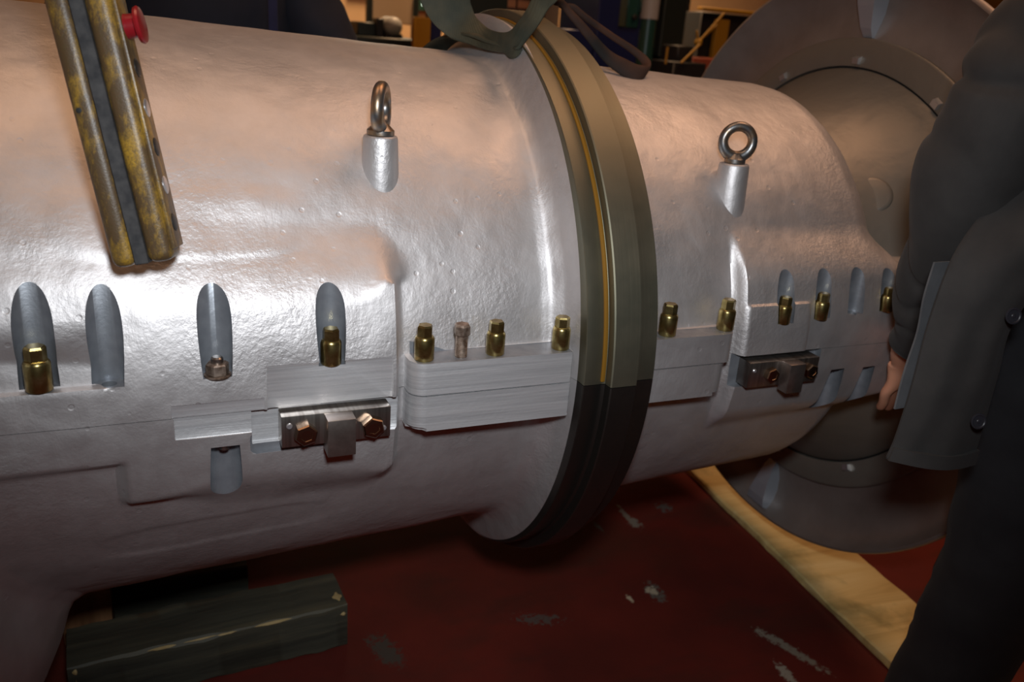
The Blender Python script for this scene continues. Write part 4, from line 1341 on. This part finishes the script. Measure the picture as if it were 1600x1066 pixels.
t = thing('navy_machine', 'large navy blue machine cabinet in the background right of the flange', 'machine', (2.55, 3.2, FZ))
boxes('cabinet', [((2.41, 3.0, FZ), (2.745, 3.5, 1.6))], M_bnavy, parent=t)
boxes('side_box', [((2.20, 3.02, FZ), (2.41, 3.4, 0.52))], M_bnavy, parent=t)
boxes('base_plate', [((2.18, 2.98, FZ), (2.76, 3.52, 0.30))], M_dark, parent=t)
t = thing('pillar_drill', 'green pillar machine with a shiny round column in the background', 'drill press', (2.45, 2.6, FZ))
bm = bmesh.new(); add_turn(bm, (2.452, 2.52, FZ), (0, 0, 1), [(0, 0.095), (0.05, 0.095), (0.06, 0.042), (2.2, 0.042)], 32)
part(from_bm('round_column', bm, M_bgreen, None, 40), t)
bm = bmesh.new(); add_turn(bm, (2.452, 2.52, 0.595), (0, 0, 1), [(0, 0.046), (0.35, 0.046)], 32)
part(tag(from_bm('column_sleeve', bm, M_grey, None, 40), 'pale metal sleeve'), t)
boxes('bracket', [((2.335, 2.55, 0.545), (2.415, 2.63, 0.80)), ((2.40, 2.53, 0.62), (2.45, 2.60, 0.70))], M_bgreen, parent=t)
bm = bmesh.new(); add_turn(bm, (2.378, 2.545, 0.598), (0, -1, 0), [(0, 0.014), (0.012, 0.014), (0.016, 0.010)], 20)
part(from_bm('knob', bm, M_dark, None, 40), t)
boxes('dark_machine', [((2.775, 2.9, FZ), (2.93, 3.3, 1.5)), ((2.775, 2.86, FZ), (3.05, 3.3, 0.42))], M_dgreen, 'near black green machine standing right of the shiny column', 'machine')
t = thing('drill_handles', 'dark machine head with yellow levers in the background', 'machine', (2.72, 2.4, FZ))
boxes('head', [((2.56, 2.40, FZ), (2.765, 2.66, 0.40)), ((2.60, 2.44, 0.40), (2.70, 2.6, 0.48))], M_dark, parent=t)
for a, b in (((2.497, 2.38, 0.385), (2.497, 2.38, 0.468)), ((2.590, 2.38, 0.395), (2.690, 2.38, 0.492)), ((2.76, 2.5, 0.50), (2.90, 2.5, 0.66)), ((2.74, 2.5, 0.56), (2.76, 2.5, 0.50))):
    bm = bmesh.new(); add_cyl(bm, a, b, 0.006, n=12)
    part(from_bm('lever', bm, M_yell, None, 40), t)
bm = bmesh.new()
bmesh.ops.create_uvsphere(bm, u_segments=16, v_segments=10, radius=0.022, matrix=Matrix.Translation((2.76, 2.5, 0.50)))
part(from_bm('lever_knob', bm, M_yell, None, 180), t)
boxes('red_fixture', [((2.775, 2.55, 0.30), (3.05, 2.8, 0.425)), ((2.80, 2.56, FZ), (3.02, 2.78, 0.30))], M_redo, 'red oxide box in the background beside the bell end', 'machine')
t = thing('dark_cabinet', 'dark cabinet with yellow frame bars in the background left of the bell end', 'cabinet', (3.66, 3.6, FZ))
boxes('cabinet_body', [((3.44, 3.5, FZ), (3.90, 3.9, 0.70))], M_dark, parent=t)
boxes('frame_bar', [((3.53, 3.44, 0.30), (3.63, 3.48, 0.66))], M_yell, parent=t, bev=0.003)
boxes('frame_bar', [((3.40, 3.44, 0.705), (3.98, 3.50, 0.725))], M_yell, parent=t, bev=0.003)
bm = bmesh.new(); add_cyl(bm, (3.44, 3.43, 0.55), (3.52, 3.43, 0.62), 0.008, n=10)
part(from_bm('frame_bar', bm, M_yell, None, 40), t)
boxes('pipe_stand', [((3.585, 3.90, FZ), (3.61, 3.93, 2.4))], M_dark, 'thin dark upright pipe behind the dark cabinet', 'pipe', 0.003)
boxes('cream_locker', [((6.2, 4.6, FZ), (8.4, 5.2, 2.3)), ((6.2, 4.58, FZ), (6.22, 4.6, 2.3))], M_yell, 'mustard coloured locker far behind the bell end', 'locker', 0.01)
# rows of lamps: the fittings of the hall lights
M_lampcase = mat('lamp_glow', (1, 0.8, 0.6), 0.5)
b_ = M_lampcase.node_tree.nodes['Principled BSDF']
b_.inputs['Emission Color'].default_value = (1.0, 0.62, 0.36, 1)
b_.inputs['Emission Strength'].default_value = 6.0
